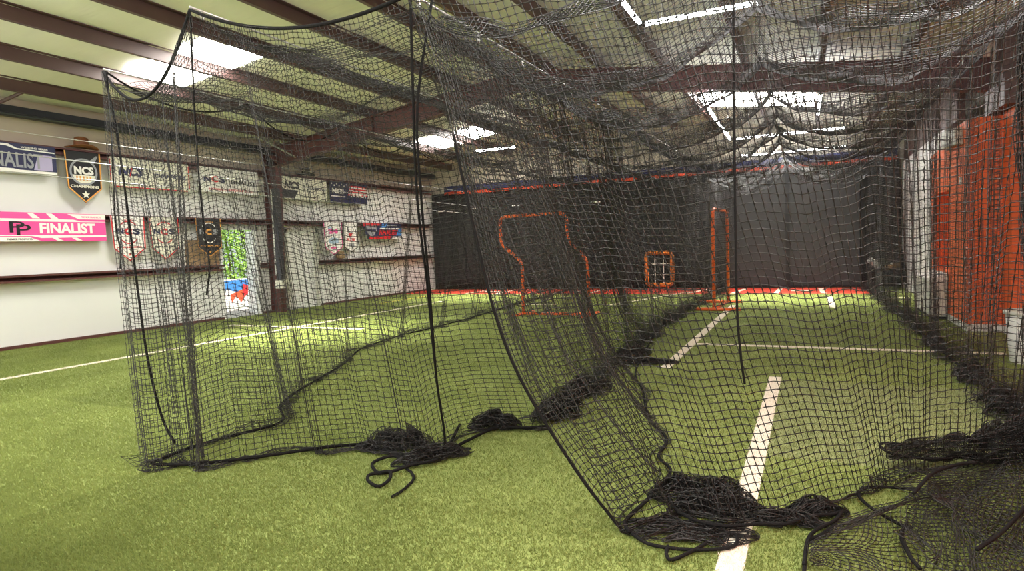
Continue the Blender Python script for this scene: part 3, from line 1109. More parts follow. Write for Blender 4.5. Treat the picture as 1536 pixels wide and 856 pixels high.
words_(e, 'C', 10.03, 10.2, 3.16, 3.30, 'vred', bold=.05)
words_(e, 'S', 10.22, 10.4, 3.16, 3.30, 'vnavy', bold=.05)
words_(e, 'FINALIST', 10.55, 11.28, 3.15, 3.24, 'vblack', bold=.03)
words_(e, 'NATIONAL CHAMPIONSHIP SPORTS', 9.95, 11.2, 2.98, 3.03, 'vred', bold=.0, nm='small_lettering')

# 5 and 6 banners beyond the column
e = banner('ncs_banner', 'cream banner with NCS and a dark lower corner, just beyond the column', 'banner', rect(12.1, 13.78, 2.90, 3.48), M['vcream'])
words_(e, 'NCS', 12.2, 12.75, 3.17, 3.36, 'vblack', shear=.2, bold=.05)
part(e, 'dark_corner', [(12.1, 2.93), (12.55, 2.93), (12.7, 3.14), (12.1, 3.14)], 'vblack')
part(e, 'slash', [(12.85, 3.08), (12.87, 3.08), (12.97, 3.34), (12.95, 3.34)], 'vblack')
words_(e, 'CHAMPIONS', 13.0, 13.7, 3.18, 3.26, 'vnavy', shear=.2, bold=.03)
words_(e, 'CHAMPIONSHIP SPORTS', 12.8, 13.5, 2.96, 3.0, 'vblack', bold=0, nm='small_lettering')
e = banner('flag_banner', 'dark banner with a stars and stripes design and NCS lettering on the top girt', 'banner', rect(13.92, 15.56, 2.88, 3.49), M['vnavy'])
b = MB()
for i in range(4):
    z = 3.42 - i * .085
    b.prism([(14.75 - i * .03, z - .045), (15.56, z - .045), (15.56, z), (14.78 - i * .03, z)], fnw, .012, .015)
b.obj('stripes', M['vred'], e)
b = MB()
for i in range(3):
    z = 3.375 - i * .085
    b.prism([(14.76 - i * .03, z - .038), (15.56, z - .038), (15.56, z), (14.77 - i * .03, z)], fnw, .012, .015)
b.obj('stripes', M['vwhite'], e)
for i in range(7):
    star(e, 13.99 + i * .105, 3.43 - .05 * (i % 2), .03, 'vwhite')
words_(e, 'NCS', 14.0, 14.5, 3.14, 3.30, 'vwhite', bold=.05)
words_(e, 'CHAMPION', 14.75, 15.48, 3.08, 3.19, 'vwhite', bold=.04)
part(e, 'base_stripe', rect(13.95, 14.55, 3.06, 3.09), 'vwhite')

# pink FINALIST banner on the middle girt
e = banner('finalist_banner', 'pink and white banner with white FINALIST lettering and a dark PP monogram, middle girt', 'banner', rect(5.2, 7.58, 1.85, 2.35), M['pink'])
part(e, 'border_stripe', [(5.2, 2.24), (6.4, 2.24), (7.0, 2.24), (7.12, 2.21), (7.58, 2.21), (7.58, 2.2), (5.2, 2.19)], 'vwhite')
part(e, 'border_stripe', [(5.2, 1.955), (7.58, 1.955), (7.58, 1.925), (6.45, 1.905), (6.3, 1.94), (5.2, 1.94)], 'vwhite')
part(e, 'name_field', [(6.9, 2.34), (7.58, 2.34), (7.58, 2.25), (7.1, 2.25)], 'vwhite')
part(e, 'name_field', [(5.2, 1.85), (6.45, 1.85), (6.25, 1.925), (5.2, 1.925)], 'vwhite')
for a in (6.25, 6.55):
    part(e, 'slash', [(a, 2.34), (a + .09, 2.34), (a + .2, 2.25), (a + .08, 2.25)], 'vwhite')
for a in (6.62, 6.95):
    part(e, 'slash', [(a, 1.91), (a + .09, 1.91), (a + .19, 1.855), (a + .09, 1.855)], 'vwhite')
words_(e, 'FINALIST', 6.43, 7.38, 1.985, 2.175, 'vwhite', bold=.04)
words_(e, 'P', 5.97, 6.2, 2.0, 2.19, 'vblack', bold=.0, nm='monogram')
words_(e, 'P', 6.07, 6.29, 1.955, 2.14, 'vblack', d=.02, bold=.0, nm='monogram')
words_(e, 'PREMIER PROSPECTS', 5.92, 6.3, 1.87, 1.9, 'vblack', bold=.01, nm='small_lettering')
words_(e, 'PREMIER PROSPECTS', 7.14, 7.5, 2.275, 2.305, 'pink', bold=.0, nm='small_lettering')

# three NCS pennants on the middle girt
def ncs_pennant(y0, y1, m, label, edge, ink, c_ink, word, zs=1.69, zt=1.44, word_ink=None, arc_ink=None):
    e, c = pennant(y0, y1, 2.33, zs, zt, m, label, edge)
    zc = 2.02
    ring(e, 'emblem_arc', c, zc + .02, .21, arc_ink or c_ink, 35, 145, .022, ry=.2)
    ring(e, 'emblem_arc', c, zc - .02, .21, arc_ink or c_ink, 215, 325, .022, ry=.22)
    w = (y1 - y0)
    words_(e, 'N', c - .24, c - .1, zc - .04, zc + .07, ink, bold=.05)
    words_(e, 'C', c - .09, c + .07, zc - .06, zc + .08, c_ink, bold=.06)
    words_(e, 'S', c + .09, c + .24, zc - .05, zc + .07, ink, bold=.05)
    words_(e, word, c - .24, c + .25, 1.70, 1.735, word_ink or c_ink, bold=.03)
    words_(e, 'SERIES', c - .1, c + .12, 2.235, 2.265, word_ink or c_ink, bold=.02, nm='small_lettering')
    star(e, c, 1.575, .035, word_ink or c_ink)
    return e


ncs_pennant(7.68, 8.36, 'vwhite', 'white NCS pennant with red edging and red lettering, beside the pink banner', 'vred', 'vnavy', 'vred', 'CHAMPIONS')
ncs_pennant(8.46, 9.12, 'vcream', 'cream NCS pennant with thin dark FINALIST lettering, between the white and the black pennant', 'vred', 'vnavy', 'vred', 'FINALIST', word_ink='vblack')
ncs_pennant(9.54, 10.2, 'vblack', 'black NCS pennant with gold edging hanging next to the open doorway', 'vgold', 'vgrey', 'vgold', 'CHAMPIONS', zs=1.68, zt=1.47, arc_ink='vwhite')

# two pennants and a coloured banner beyond the closed door
e, c = pennant(13.57, 14.33, 2.33, 1.62, 1.40, 'vwhite', 'white pennant with a broad pink edge, beyond the closed door', 'pink')
words_(e, '24', c - .2, c + .2, 2.0, 2.14, 'pink', bold=.06)
part(e, 'green_patch', rect(c - .2, c - .06, 2.12, 2.2), 'vsky')
part(e, 'blue_patch', [(c - .2, 1.85), (c, 1.9), (c + .22, 1.86), (c + .2, 1.74), (c, 1.70), (c - .2, 1.74)], 'vsky')
part(e, 'pink_patch', rect(c - .12, c + .12, 1.58, 1.63), 'pink')
e, c = pennant(14.38, 15.02, 2.33, 1.60, 1.45, 'vwhite', 'white pennant with thin black edge and red lettering, beside the pink-edged pennant', 'vblack')
ring(e, 'emblem_ring', c, 2.12, .15, 'vgrey', w=.03, ry=.1)
part(e, 'red_patch', [(c - .1, 2.02), (c + .1, 2.02), (c, 1.9)], 'vred')
words_(e, 'ELITE', c - .2, c + .2, 1.79, 1.87, 'vred', shear=.2, bold=.05)
part(e, 'grey_patch', rect(c - .1, c + .14, 1.63, 1.72), 'vgrey')
e = banner('finalist_banner', 'small dark banner with red FINALIST lettering and blue corners on the middle girt', 'banner', [(15.28, 2.33), (15.5, 1.84), (17.26, 1.84), (17.28, 2.33)], M['vnavy'])
part(e, 'red_stripe', [(15.5, 1.84), (16.6, 1.84), (16.7, 1.94), (15.6, 1.92)], 'vred')
part(e, 'red_stripe', [(15.28, 2.33), (16.2, 2.33), (16.1, 2.27), (15.32, 2.24)], 'vred')
part(e, 'white_stripe', rect(16.72, 17.2, 1.84, 1.92), 'vwhite')
part(e, 'blue_corner', [(16.95, 1.95), (17.26, 1.95), (17.27, 2.2), (17.1, 2.16)], 'vblue')
part(e, 'blue_corner', [(16.25, 2.33), (16.5, 2.33), (16.4, 2.2), (16.2, 2.2)], 'vblue')
part(e, 'shield', [(15.42, 2.25), (15.92, 2.25), (15.95, 2.1), (15.7, 1.88), (15.45, 2.05)], 'vgrey')
part(e, 'shield_band', rect(15.47, 15.9, 2.08, 2.14), 'vnavy', .017)
words_(e, 'FINALIST', 16.05, 17.05, 1.96, 2.13, 'vred', shear=.2, bold=.05)
part(e, 'white_stripe', [(16.1, 2.15), (17.15, 2.15), (17.18, 2.19), (16.12, 2.19)], 'vwhite')
part(e, 'small_plate', rect(16.5, 17.0, 2.25, 2.29), 'vgrey')

# hats, glove and plywood
def hat(pos, m, label, s=1.0, tilt=0.0):
    h = empty('cowboy_hat', pos, label, 'hat')
    b = MB()
    n = 28
    P = np.zeros((6, n + 1, 3))
    for i in range(n + 1):
        th = 2 * PI * i / n
        for j, (r, z) in enumerate(((.085, .13), (.095, .06), (.10, .012), (.14, .0), (.165, .0), (.18, .004))):
            rx, ry = r * (1.25 if j > 2 else 1.0), r * 1.0
            up = .05 * max(0, (r - .1) / .1) * (math.sin(th) ** 2) - .02 * max(0, (r - .1) / .1) * math.cos(th) ** 2
            P[j, i] = (pos[0] + s * ry * math.sin(th) * .95, pos[1] + s * rx * math.cos(th) * 1.25, pos[2] + .02 + s * (z + up))
    b.grid(P)
    b.obj('brim', M[m], h, smooth=True).modifiers.new('t', 'SOLIDIFY').thickness = .006
    MB().lathe([(.10, .0), (.098, .08), (.09, .16), (.06, .18), (.02, .155)], (pos[0], pos[1], pos[2] + .03), 20, Matrix.Diagonal((1 * s, 1.25 * s, s))).obj('crown', M[m], h, smooth=True)
    MB().lathe([(.102, .008), (.101, .03)], (pos[0], pos[1], pos[2] + .03), 20, Matrix.Diagonal((1.01 * s, 1.26 * s, s))).obj('hat_band', M['lace'], h, smooth=True)
    return h


hat((-12.24, 7.27, 3.56), 'leather', 'brown cowboy hat resting on the top girt above the black pennant', 1.05)
hat((-12.24, 13.05, 3.56), 'darkfelt', 'dark hat resting on the top girt beyond the column', 1.0)
tag(MB().box(XL + .005, XL + .03, 9.42, 10.28, 1.28, 1.86).obj('plywood_patch', M['ply'], bevel=.004), 'brown plywood patch on the wall behind the black pennant', 'board')
g = empty('baseball_glove', (-12.33, 14.35, 1.27), 'tan baseball glove lying on the lowest girt below the two pennants', 'glove')
MB().lathe([(.02, 0), (.15, .02), (.19, .08), (.17, .14), (.1, .19), (.03, .2)], (-12.33, 14.35, 1.275), 18, Matrix.Diagonal((.45, 1.0, 1.0))).obj('palm', M['ply'], g, smooth=True)
for i in range(4):
    y = 14.24 + i * .06
    MB().tube([(-12.3, y, 1.40), (-12.29, y + .01, 1.47), (-12.3, y + .015, 1.51)], [.03, .028, .018]).obj('finger', M['ply'], g, smooth=True)

# ================================================================== SCREENS AND MACHINE
def frame_tube(name, pts, r, m, parent, closed=False):
    P = [np.array(p, float) for p in pts]
    return MB().tube(P, r, 10, closed=closed).obj(name, M[m], parent, smooth=True)


def round_path(pts, r, n=5):
    """open path with rounded corners"""
    pts = [np.array(p, float) for p in pts]
    out = [pts[0]]
    for i in range(1, len(pts) - 1):
        p, q, t = pts[i - 1], pts[i], pts[i + 1]
        a, b = p - q, t - q
        ra = min(r, np.linalg.norm(a) * .45)
        rb = min(r, np.linalg.norm(b) * .45)
        A, B = q + a / np.linalg.norm(a) * ra, q + b / np.linalg.norm(b) * rb
        for j in range(n + 1):
            w = j / n
            out.append((1 - w) ** 2 * A + 2 * w * (1 - w) * q + w * w * B)
    out.append(pts[-1])
    return out


def lacing(parent, path, r, step=.09, name='lacing'):
    """dark twine wound round the pipe in an even spiral"""
    P = poly_resample(path, int(np.linalg.norm(np.diff(np.array(path), axis=0), axis=1).sum() / step))
    P = poly_resample(path, len(P) * 8)
    T = np.gradient(P, axis=0)
    T /= np.linalg.norm(T, axis=1)[:, None]
    N1 = np.cross(T, [.13, .97, .2])
    N1 /= np.linalg.norm(N1, axis=1)[:, None]
    N2 = np.cross(T, N1)
    th = np.arange(len(P)) * 2 * PI / 8
    Q = P + r * (N1 * np.cos(th)[:, None] + N2 * np.sin(th)[:, None])
    return MB().tube(Q, .005, 5).obj(name, M['lace'], parent, smooth=True)


zs_ = empty('pitching_screen', (-4.75, 12.0, 0), 'orange Z-shaped pitching screen standing in the left lane', 'screen')
YS = 12.0
path = round_path([(-5.47, YS, .03), (-5.46, YS, 1.13), (-5.94, YS, 1.5), (-5.94, YS, 2.09), (-4.44, YS, 2.09), (-4.44, YS, 1.54), (-4.03, YS, 1.15), (-4.0, YS, .03)], .16)
frame_tube('frame', path, .034, 'pipe', zs_)
lacing(zs_, path, .034)
frame_tube('base_bar', [(-5.47, YS, .04), (-4.0, YS, .04)], .03, 'pipe', zs_)
for x in (-5.47, -4.0):
    frame_tube('foot', [(x - .06, YS - .45, .03), (x + .04, YS + .45, .03)], .03, 'pipe', zs_)
# its own netting inside the frame: rows clipped to the outline
zz = np.linspace(.06, 2.06, 46)


def zx(z):
    l = np.interp(z, [0, 1.13, 1.5, 2.09], [-5.47, -5.46, -5.94, -5.94])
    r = np.interp(z, [0, 1.15, 1.54, 2.09], [-4.0, -4.03, -4.44, -4.44])
    return l, r


P = np.zeros((34, 46, 3))
for j, z in enumerate(zz):
    l, r = zx(z)
    P[:, j, 0] = np.linspace(l, r, 34)
    P[:, j, 2] = z
P[..., 1] = YS + .05 * wob2(P[..., 0], P[..., 2], 4, .8) * 1.2
net_obj('netting', P, .0022, M['netfar'], zs_)

s2 = empty('protective_screen', (-1.72, 14.05, 0), 'orange protective screen seen edge-on beside the dividing net', 'screen')
path = round_path([(-1.76, 13.25, .03), (-1.76, 13.25, 2.06), (-1.66, 14.85, 2.06), (-1.66, 14.85, .03)], .15)
frame_tube('frame', path, .034, 'pipe', s2)
lacing(s2, path, .035)
frame_tube('base_bar', [(-1.76, 13.25, .04), (-1.66, 14.85, .04)], .034, 'pipe', s2)
frame_tube('foot', [(-2.12, 13.2, .035), (-1.24, 13.22, .035)], .034, 'pipe', s2)
frame_tube('foot', [(-2.3, 14.83, .035), (-1.36, 14.87, .035)], .034, 'pipe', s2)
P = np.zeros((34, 44, 3))
w = np.linspace(0, 1, 34)
P[..., 0] = (-1.76 + .1 * w)[:, None]
P[..., 1] = (13.27 + 1.56 * w)[:, None]
P[..., 2] = np.linspace(.06, 2.03, 44)[None]
P[..., 0] += .05 * wob2(P[..., 1], P[..., 2], 8, .7)
net_obj('netting', P, .0022, M['netfar'], s2)

# small orange nine-pocket target
YT = 19.15
tg = empty('pitching_target', (-4.14, YT, 0), 'small orange padded frame target with white straps before the black curtain', 'target')
path = rounded([(-4.52, .12), (-3.74, .12), (-3.74, 1.10), (-4.52, 1.10)], .14, 6)
MB().tube([(p[0], YT, p[1]) for p in path], .062, 12, closed=True).obj('padded_frame', M['pad'], tg, smooth=True)
lacing(tg, [(p[0], YT, p[1]) for p in path], .064, .14)
for x in (-4.26, -4.0):
    MB().box(x - .012, x + .012, YT - .012, YT, .16, 1.06).obj('strap', M['strap'], tg)
for z in (.43, .76):
    MB().box(-4.48, -3.78, YT - .014, YT - .002, z - .012, z + .012).obj('strap', M['strap'], tg)
P = np.zeros((18, 24, 3))
P[..., 0] = np.linspace(-4.48, -3.78, 18)[:, None]
P[..., 2] = np.linspace(.16, 1.06, 24)[None]
P[..., 1] = YT + .02 + .15 * np.sin(np.linspace(0, PI, 18))[:, None] * np.sin(np.linspace(0, PI, 24))[None]
net_obj('pocket_net', P, .003, M['net'], tg)
for x in (-4.4, -3.86):
    MB().tube([(x, YT - .05, .0), (x, YT, .1)], .02).obj('foot', M['pipe'], tg, smooth=True)
    MB().tube([(x, YT + .22, .0), (x, YT + .02, .7)], .012).obj('prop', M['black'], tg, smooth=True)

# three-wheel pitching machine in the far right corner
pm = empty('pitching_machine', (1.78, 18.8, 0), 'black pitching machine with three radiating wheels in the far right corner', 'pitching machine')
hx, hy, hz = 1.68, 18.7, .53


def wheel(ang, length, m, w):
    a = math.radians(ang)
    d = np.array([math.cos(a), 0, math.sin(a)])
    p = np.array([-math.sin(a), 0, math.cos(a)])
    c = np.array([hx, hy, hz]) + d * (.05 + length / 2)
    R = length / 2
    b = MB()
    prof = [(0, -w * .5), (R * .8, -w * .5), (R * .97, -w * .36), (R, 0), (R * .97, w * .36), (R * .8, w * .5), (0, w * .5)]
    n = 26
    vs = []
    for r, z in prof:
        for j in range(n):
            th = 2 * PI * j / n
            vs.append(c + d * r * math.cos(th) + np.array([0, 1, 0]) * r * math.sin(th) + p * z)
    fs = []
    for i in range(len(prof) - 1):
        for j in range(n):
            fs.append((i * n + j, i * n + (j + 1) % n, (i + 1) * n + (j + 1) % n, (i + 1) * n + j))
    b.add(vs, fs)
    o = b.obj('wheel', M[m], pm, smooth=True)
    MB().tube([c - p * w * .8, c + p * w * .8], .03, 10).obj('axle', M['steel'], o, smooth=True)
    return o


wheel(138, .34, 'white', .15)['label'] = 'white wheel'
wheel(12, .40, 'tan', .12)['label'] = 'tan wheel'
wheel(258, .34, 'grey', .12)['label'] = 'grey wheel'
MB().tube([(hx, hy - .1, hz), (hx, hy + .15, hz)], .07, 14).obj('hub', M['black'], pm, smooth=True)
MB().box(hx + .12, hx + .55, hy - .1, hy + .15, .18, .46).obj('motor_housing', M['black'], pm, bevel=.04)
MB().box(hx + .02, hx + .52, hy + .12, hy + .2, .12, .95).obj('back_plate', M['black'], pm, bevel=.03)
MB().lathe([(.05, 0), (.16, .02), (.17, .04), (.05, .05)], (hx + .35, hy + .1, .95), 16).obj('ball_chute', M['black'], pm, smooth=True)
for dx, dy in ((-.38, -.25), (.62, -.2), (.15, .4)):
    MB().tube([(hx + .15, hy + .1, .5), (hx + dx, hy + dy, .0)], .022).obj('leg', M['black'], pm, smooth=True)

# ================================================================== NETS
XA, XBc, XC, XD = -5.6, -4.0, -2.0, 1.43


def zC(y):
    return 2.88 + .009 * (y - 3)


def ez(y):
    return 3.16 + .018 * (y - 5.5), -.35 - .0152 * (y - 5.5)


def cable(name, pts, label, hooks=None):
    e = empty(name, tuple(pts[0]), label, 'cable')
    MB().tube(pts, .008, 6).obj('wire', M['steel'], e, smooth=True)
    if hooks is not None:
        for p in hooks:
            a = np.linspace(0, 2 * PI, 9)[:-1]
            MB().tube([(p[0], p[1] + .013 * math.cos(t), p[2] - .03 + .032 * math.sin(t)) for t in a], .005, 5, closed=True).obj('carabiner', M['steel'], e, smooth=True)
    return e


ys = np.linspace(3.0, 19.35, 40)
cable('net_cable', [(XA, y, 3.14) for y in np.linspace(3.56, 19.35, 30)], 'steel cable carrying the leftmost cage net', [(XA, y, 3.14) for y in np.arange(3.6, 19, 1.44)])
cable('net_cable', [(XBc, y, 3.25) for y in np.linspace(3.2, 19.35, 30)], 'steel cable carrying the middle of the left ceiling net', [(XBc, y, 3.25) for y in np.arange(3.3, 19, 1.44)])
cable('net_cable', [(XC, y, zC(y)) for y in ys], 'bright steel cable carrying the dividing net between the two lanes', [(XC, y, zC(y)) for y in np.arange(3.1, 19, .72)])
cable('net_cable', [(ez(y)[1], y, ez(y)[0]) for y in ys], 'steel cable carrying the middle of the right ceiling net', [(ez(y)[1], y, ez(y)[0]) for y in np.arange(3.4, 19, 1.1)])
cable('net_cable', [(XD, y, 3.2) for y in ys], 'steel cable carrying the rightmost cage net beside the orange wall', [(XD, y, 3.2) for y in np.arange(3.4, 19, .9)])

# ---- left side net
YA0, YA1 = 3.56, 19.3
top = np.array([(XA, y, 3.12) for y in np.linspace(YA0, YA1, 80)])
bpx = ((228, 700), (262, 684), (300, 669), (372, 653), (442, 636), (408, 616), (440, 594), (515, 550), (540, 525), (600, 505), (640, 496), (700, 480), (780, 456), (830, 443))
bpt = np.vstack([gpts(*bpx), [(-6.9, 19.3, 0)]])
yt = np.array([3.56, 3.7, 3.85, 4.1, 4.5, 4.8, 5.1, 6.3, 7.0, 8.4, 9.3, 11.0, 14.2, 16.6, 19.3])
bs = (yt - YA0) / (YA1 - YA0)
bot = along(bpt, bs, np.linspace(0, 1, 500))
P = drape(top, bpt, 21, pool=12, fold=.09, bunch=.05, swag=.24, hook=1.55, pool_w=.10, pool_h=.08, slack=1.04, bs=bs, cell=.034, ripple=.014, gather=.35)
nA = net_obj('side_net', P, .0016, M['net'])
tag(nA, 'leftmost black cage net, its hem pulled across the turf from the front left corner', 'net')
rope('hem_rope', np.array(bot) + [0, 0, .03], .011, nA, n=300)
rope('edge_rope', np.vstack([[(XA, 3.56, 3.12)], [at(q[0], q[1], y=yy) for q, yy in (((172, 180), 3.45), ((188, 290), 3.3), ((206, 430), 3.15), ((222, 540), 3.0), ((243, 625), 2.95), ((262, 664), 2.9))]]), .009, nA)
# the loose rope running in swags from hook to hook below the cable
hk = [(XA, 3.56 + 1.55 * i, 3.12) for i in range(7)]
sw_ = []
for i in range(len(hk) - 1):
    a, c = np.array(hk[i]), np.array(hk[i + 1])
    for t in np.linspace(0, 1, 12, endpoint=False):
        p = a + (c - a) * t
        sw_.append(p + [0.02, 0, -.26 * 4 * t * (1 - t) * (.75 + .5 * ((i * 37) % 10) / 10)])
rope('swag_rope', sw_, .009, nA, raw=True)

# ---- front net of the left lane
top = []
cor = [np.array([XA, 3.56, 3.12]), np.array([XBc, 3.2, 3.23]), np.array([XC, 3.02, 2.88])]
for i, sag in ((0, .42), (1, .16)):
    for t in np.linspace(0, 1, 24, endpoint=(i == 1)):
        p = cor[i] + (cor[i + 1] - cor[i]) * t
        top.append(p - [0, 0, sag * 4 * t * (1 - t)])
topF = np.array(top)
botF = smooth_poly(gpts((230, 704), (300, 702), (400, 690), (500, 676), (560, 674), (600, 690), (660, 688), (700, 668), (745, 648), (790, 648), (822, 645)), 200)
bs = np.interp(np.linspace(0, 1, 200), np.linspace(0, 1, 200), np.interp(np.array([proj_u(p) for p in botF]), [230, 320, 400, 500, 560, 600, 660, 700, 745, 822], [0, .40, .52, .66, .73, .79, .86, .90, .945, 1.0]))
bs = np.maximum.accumulate(bs + np.linspace(0, 1e-4, 200))
bs = (bs - bs[0]) / (bs[-1] - bs[0])
P = drape(topF, botF, 33, pool=9, fold=.10, bunch=.032, foldf=1.3, swag=0.0, pool_w=.05, pool_h=.045, slack=1.06, power=1.0, bs=bs, cell=.038, ripple=.014)
nF = net_obj('front_net', P, .00165, M['net'], knot=.003, wave=.03)
tag(nF, 'black front net of the left lane, ending at the bunch beside the dividing net', 'net')
rope('top_rope', topF, .012, nF, raw=True)
rope('hem_rope', botF + [0, 0, .035], .012, nF)
for i, ((u, v), rx, ry, h, sd, an) in enumerate((((600, 672), .26, .12, .17, 1, .5), ((650, 690), .30, .10, .12, 2, .9), ((742, 642), .22, .12, .16, 3, .4), ((570, 676), .2, .08, .08, 9, .3))):
    c = at(u, v, z=0)
    net_obj('gathered_netting', crumple(c, rx, ry, h, 46, 60 + sd, an), .0022, M['net'], nF)
# rope tail coiled in front of the bunch
tail = gpts((690, 640), (662, 690), (620, 705), (585, 712), (556, 718), (553, 730), (568, 734), (584, 726), (585, 716), (566, 712), (560, 700), (592, 692), (612, 703))
rope('rope_tail', np.array(tail) + [0, 0, .02] + np.array([[0, 0, .01 * (i % 3)] for i in range(len(tail))]), .011, nF)
rope('rope_tail', gpts((610, 706), (618, 712), (620, 722), (604, 738), (588, 748)) + [0, 0, .012], .010, nF)
# long paired rope hanging from the corner of the dividing cable
for dx, lb in ((0.0, 'nearer strand'), (.05, 'farther strand')):
    pts = [(XC + dx, 3.02 + dx * 3, 2.9), at(620 + dx * 120, 160, y=3.12), at(626 + dx * 120, 300, y=3.2), at(641 + dx * 60, 430, y=3.35), at(655, 570, y=3.5), at(667, 655, y=3.6), at(662, 688, y=3.62)]
    pts[-1][2] = .03
    rope('hanging_rope', pts, .008, nF)

# ---- ceiling net of the left lane
ysn = np.arange(3.1, 19.3, CELL * 1.02)
n = len(ysn)
m = 92
P = np.zeros((n, m, 3))
w = np.linspace(0, 1, m)
wB = (XBc - XA) / (XC - XA)
xs = XA + (XC - XA) * w
y0 = 3.56 - .54 * w
tt = np.linspace(0, 1, n)
P[..., 0] = xs[None] + .05 * wob2(np.linspace(0, 16, n)[:, None], 4 * w[None], 5, .5)
P[..., 1] = y0[None] + (19.3 - y0[None]) * tt[:, None]
sagA = np.where(w < wB, .34 * np.sin(PI * w / wB) ** .8, .30 * np.sin(PI * (w - wB) / (1 - wB)) ** .8)
base = np.interp(w, [0, wB, 1], [3.13, 3.24, 2.89])
ph = np.abs(np.sin(PI * P[..., 1] / 1.44))
edge = np.exp(-((w - wB) / .06) ** 2) + np.exp(-(w / .06) ** 2) + np.exp(-((w - 1) / .05) ** 2)
P[..., 2] = base[None] - sagA[None] * (.8 + .25 * ph) - .10 * ph * edge[None] + .05 * wob2(P[..., 1], P[..., 0], 9, .7)
P[..., 2] += (.1 * zC(10) - .1 * 2.88) * w[None]
nT = net_obj('ceiling_net', P, .0022, M['net'])
tag(nT, 'black net sagging overhead across the left lane under the roof purlins', 'net')

# ---- dividing net between the lanes: the sheet on the left lane's side
top = np.array([(XC - .02, y, zC(y) - .03) for y in np.linspace(3.02, 19.35, 90)])
bpt = np.vstack([gpts((826, 640), (850, 612), (880, 590), (912, 563), (940, 535), (968, 512), (1000, 486), (1030, 466), (1060, 452)), [(-2.2, 19.35, 0)]])
yt = np.array([3.02, 3.7, 4.5, 5.7, 6.9, 8.3, 10.6, 13.0, 15.2, 19.35])
bs = (yt - 3.02) / (19.35 - 3.02)
bot = along(bpt, bs, np.linspace(0, 1, 400))
P = drape(top, bpt, 45, pool=20, fold=.10, bunch=.08, foldf=1.7, swag=.07, hook=.72, pool_w=.15, pool_h=.15, slack=1.04, power=.8, bs=bs, ripple=.014, gather=.7)
nC = net_obj('dividing_net', P, .00175, M['netfar'])
tag(nC, 'black dividing net between the two lanes, its bunched hem lying in a thick dark band', 'net')
rope('hem_rope', np.array(bot) + [.04, 0, .06], .012, nC, n=300)
for (u, v), rx, ry, h, sd, an in (((838, 626), .30, .16, .24, 1, 1.2), ((880, 592), .36, .13, .2, 2, 1.2), ((950, 535), .4, .16, .16, 3, 1.3), ((975, 545), .34, .12, .06, 4, .2)):
    net_obj('gathered_netting', crumple(at(u, v, z=0), rx, ry, h, 50, 80 + sd, an), .0023, M['net'], nC)

# ---- the dividing sheet on the right lane's side, its front swung forward over the turf
top = np.array([(XC + .04, y, zC(y) - .05) for y in np.linspace(3.02, 7.0, 80)])
hemB = np.vstack([gpts((945, 806), (938, 790), (968, 760), (985, 742), (1006, 712), (988, 690), (1000, 664), (974, 632), (964, 590), (955, 555), (985, 500))])
hemB = smooth_poly(hemB, 200)
P = drape(top, hemB, 57, pool=2, fold=.07, bunch=.08, foldf=1.1, swag=.05, pool_w=.03, pool_h=.03, slack=1.05, power=.8, belly=(-.26, .0, 0), bt=1.7, cell=.036)
nD = net_obj('dividing_flap_net', P, .0019, M['net'], knot=.0034, wave=.03)
tag(nD, 'black net flap swung forward from the dividing net to its rope hem', 'net')
rope('hem_rope', hemB + [0, 0, .03], .011, nD)
rope('edge_rope', P[0, 24::6], .008, nD)

# ---- front net of the right lane
topR = np.array([(XC + (XD + .6 - XC) * t, 3.02 + .1 * t, 2.88 + .3 * t - .25 * 4 * t * (1 - t)) for t in np.linspace(0, 1, 60)])
botR = smooth_poly(np.vstack([gpts((948, 800), (1000, 768), (1060, 772), (1110, 790), (1180, 785), (1225, 770), (1290, 752), (1335, 728), (1380, 706), (1450, 700), (1536, 695)), [(2.0, 4.3, 0)]]), 200)
P = drape(topR, botR, 71, pool=8, fold=.07, bunch=.05, foldf=1.0, swag=0.03, pool_w=.07, pool_h=.06, slack=1.08, power=1.0, belly=(0, -.04, 0), ripple=.009)
nR = net_obj('front_net', P, .0019, M['net'], knot=.0038, wave=.035)
tag(nR, 'large black front net of the right lane, nearest to the camera', 'net')
rp = smooth_poly(gpts((948, 806), (975, 822), (1030, 830), (1090, 828), (1106, 818), (1100, 806), (1075, 810), (1050, 826), (1010, 845), (1000, 838), (1002, 825)) + [0, 0, .02], 160)
rope('rope_tail', rp, .009, nR, raw=True)
rope('hem_rope', np.vstack([gpts((1003, 752), (1012, 775), (1045, 795), (1090, 803), (1140, 800), (1180, 800), (1215, 788)) + [0, 0, .05], gpts((1250, 782), (1262, 778), (1252, 792), (1225, 806), (1212, 822), (1206, 860)) + [0, 0, .04]]), .009, nR)
for (u, v), rx, ry, h, sd, an in (((1052, 752), .30, .14, .17, 1, .1), ((1075, 770), .26, .12, .11, 2, .3), ((1225, 772), .16, .08, .09, 3, .3), ((1180, 788), .2, .06, .08, 4, .2), ((1030, 800), .34, .15, .03, 5, .2)):
    net_obj('gathered_netting', crumple(at(u, v, z=0), rx, ry, h, 48, 100 + sd, an), .0021, M['net'], nR)
rope('hanging_rope', [at(1100, -10, y=3.2), at(1101, 160, y=3.2), at(1105, 440, y=3.22), at(1111, 530, y=3.23), at(1117, 575, y=3.25)], .006, nR)

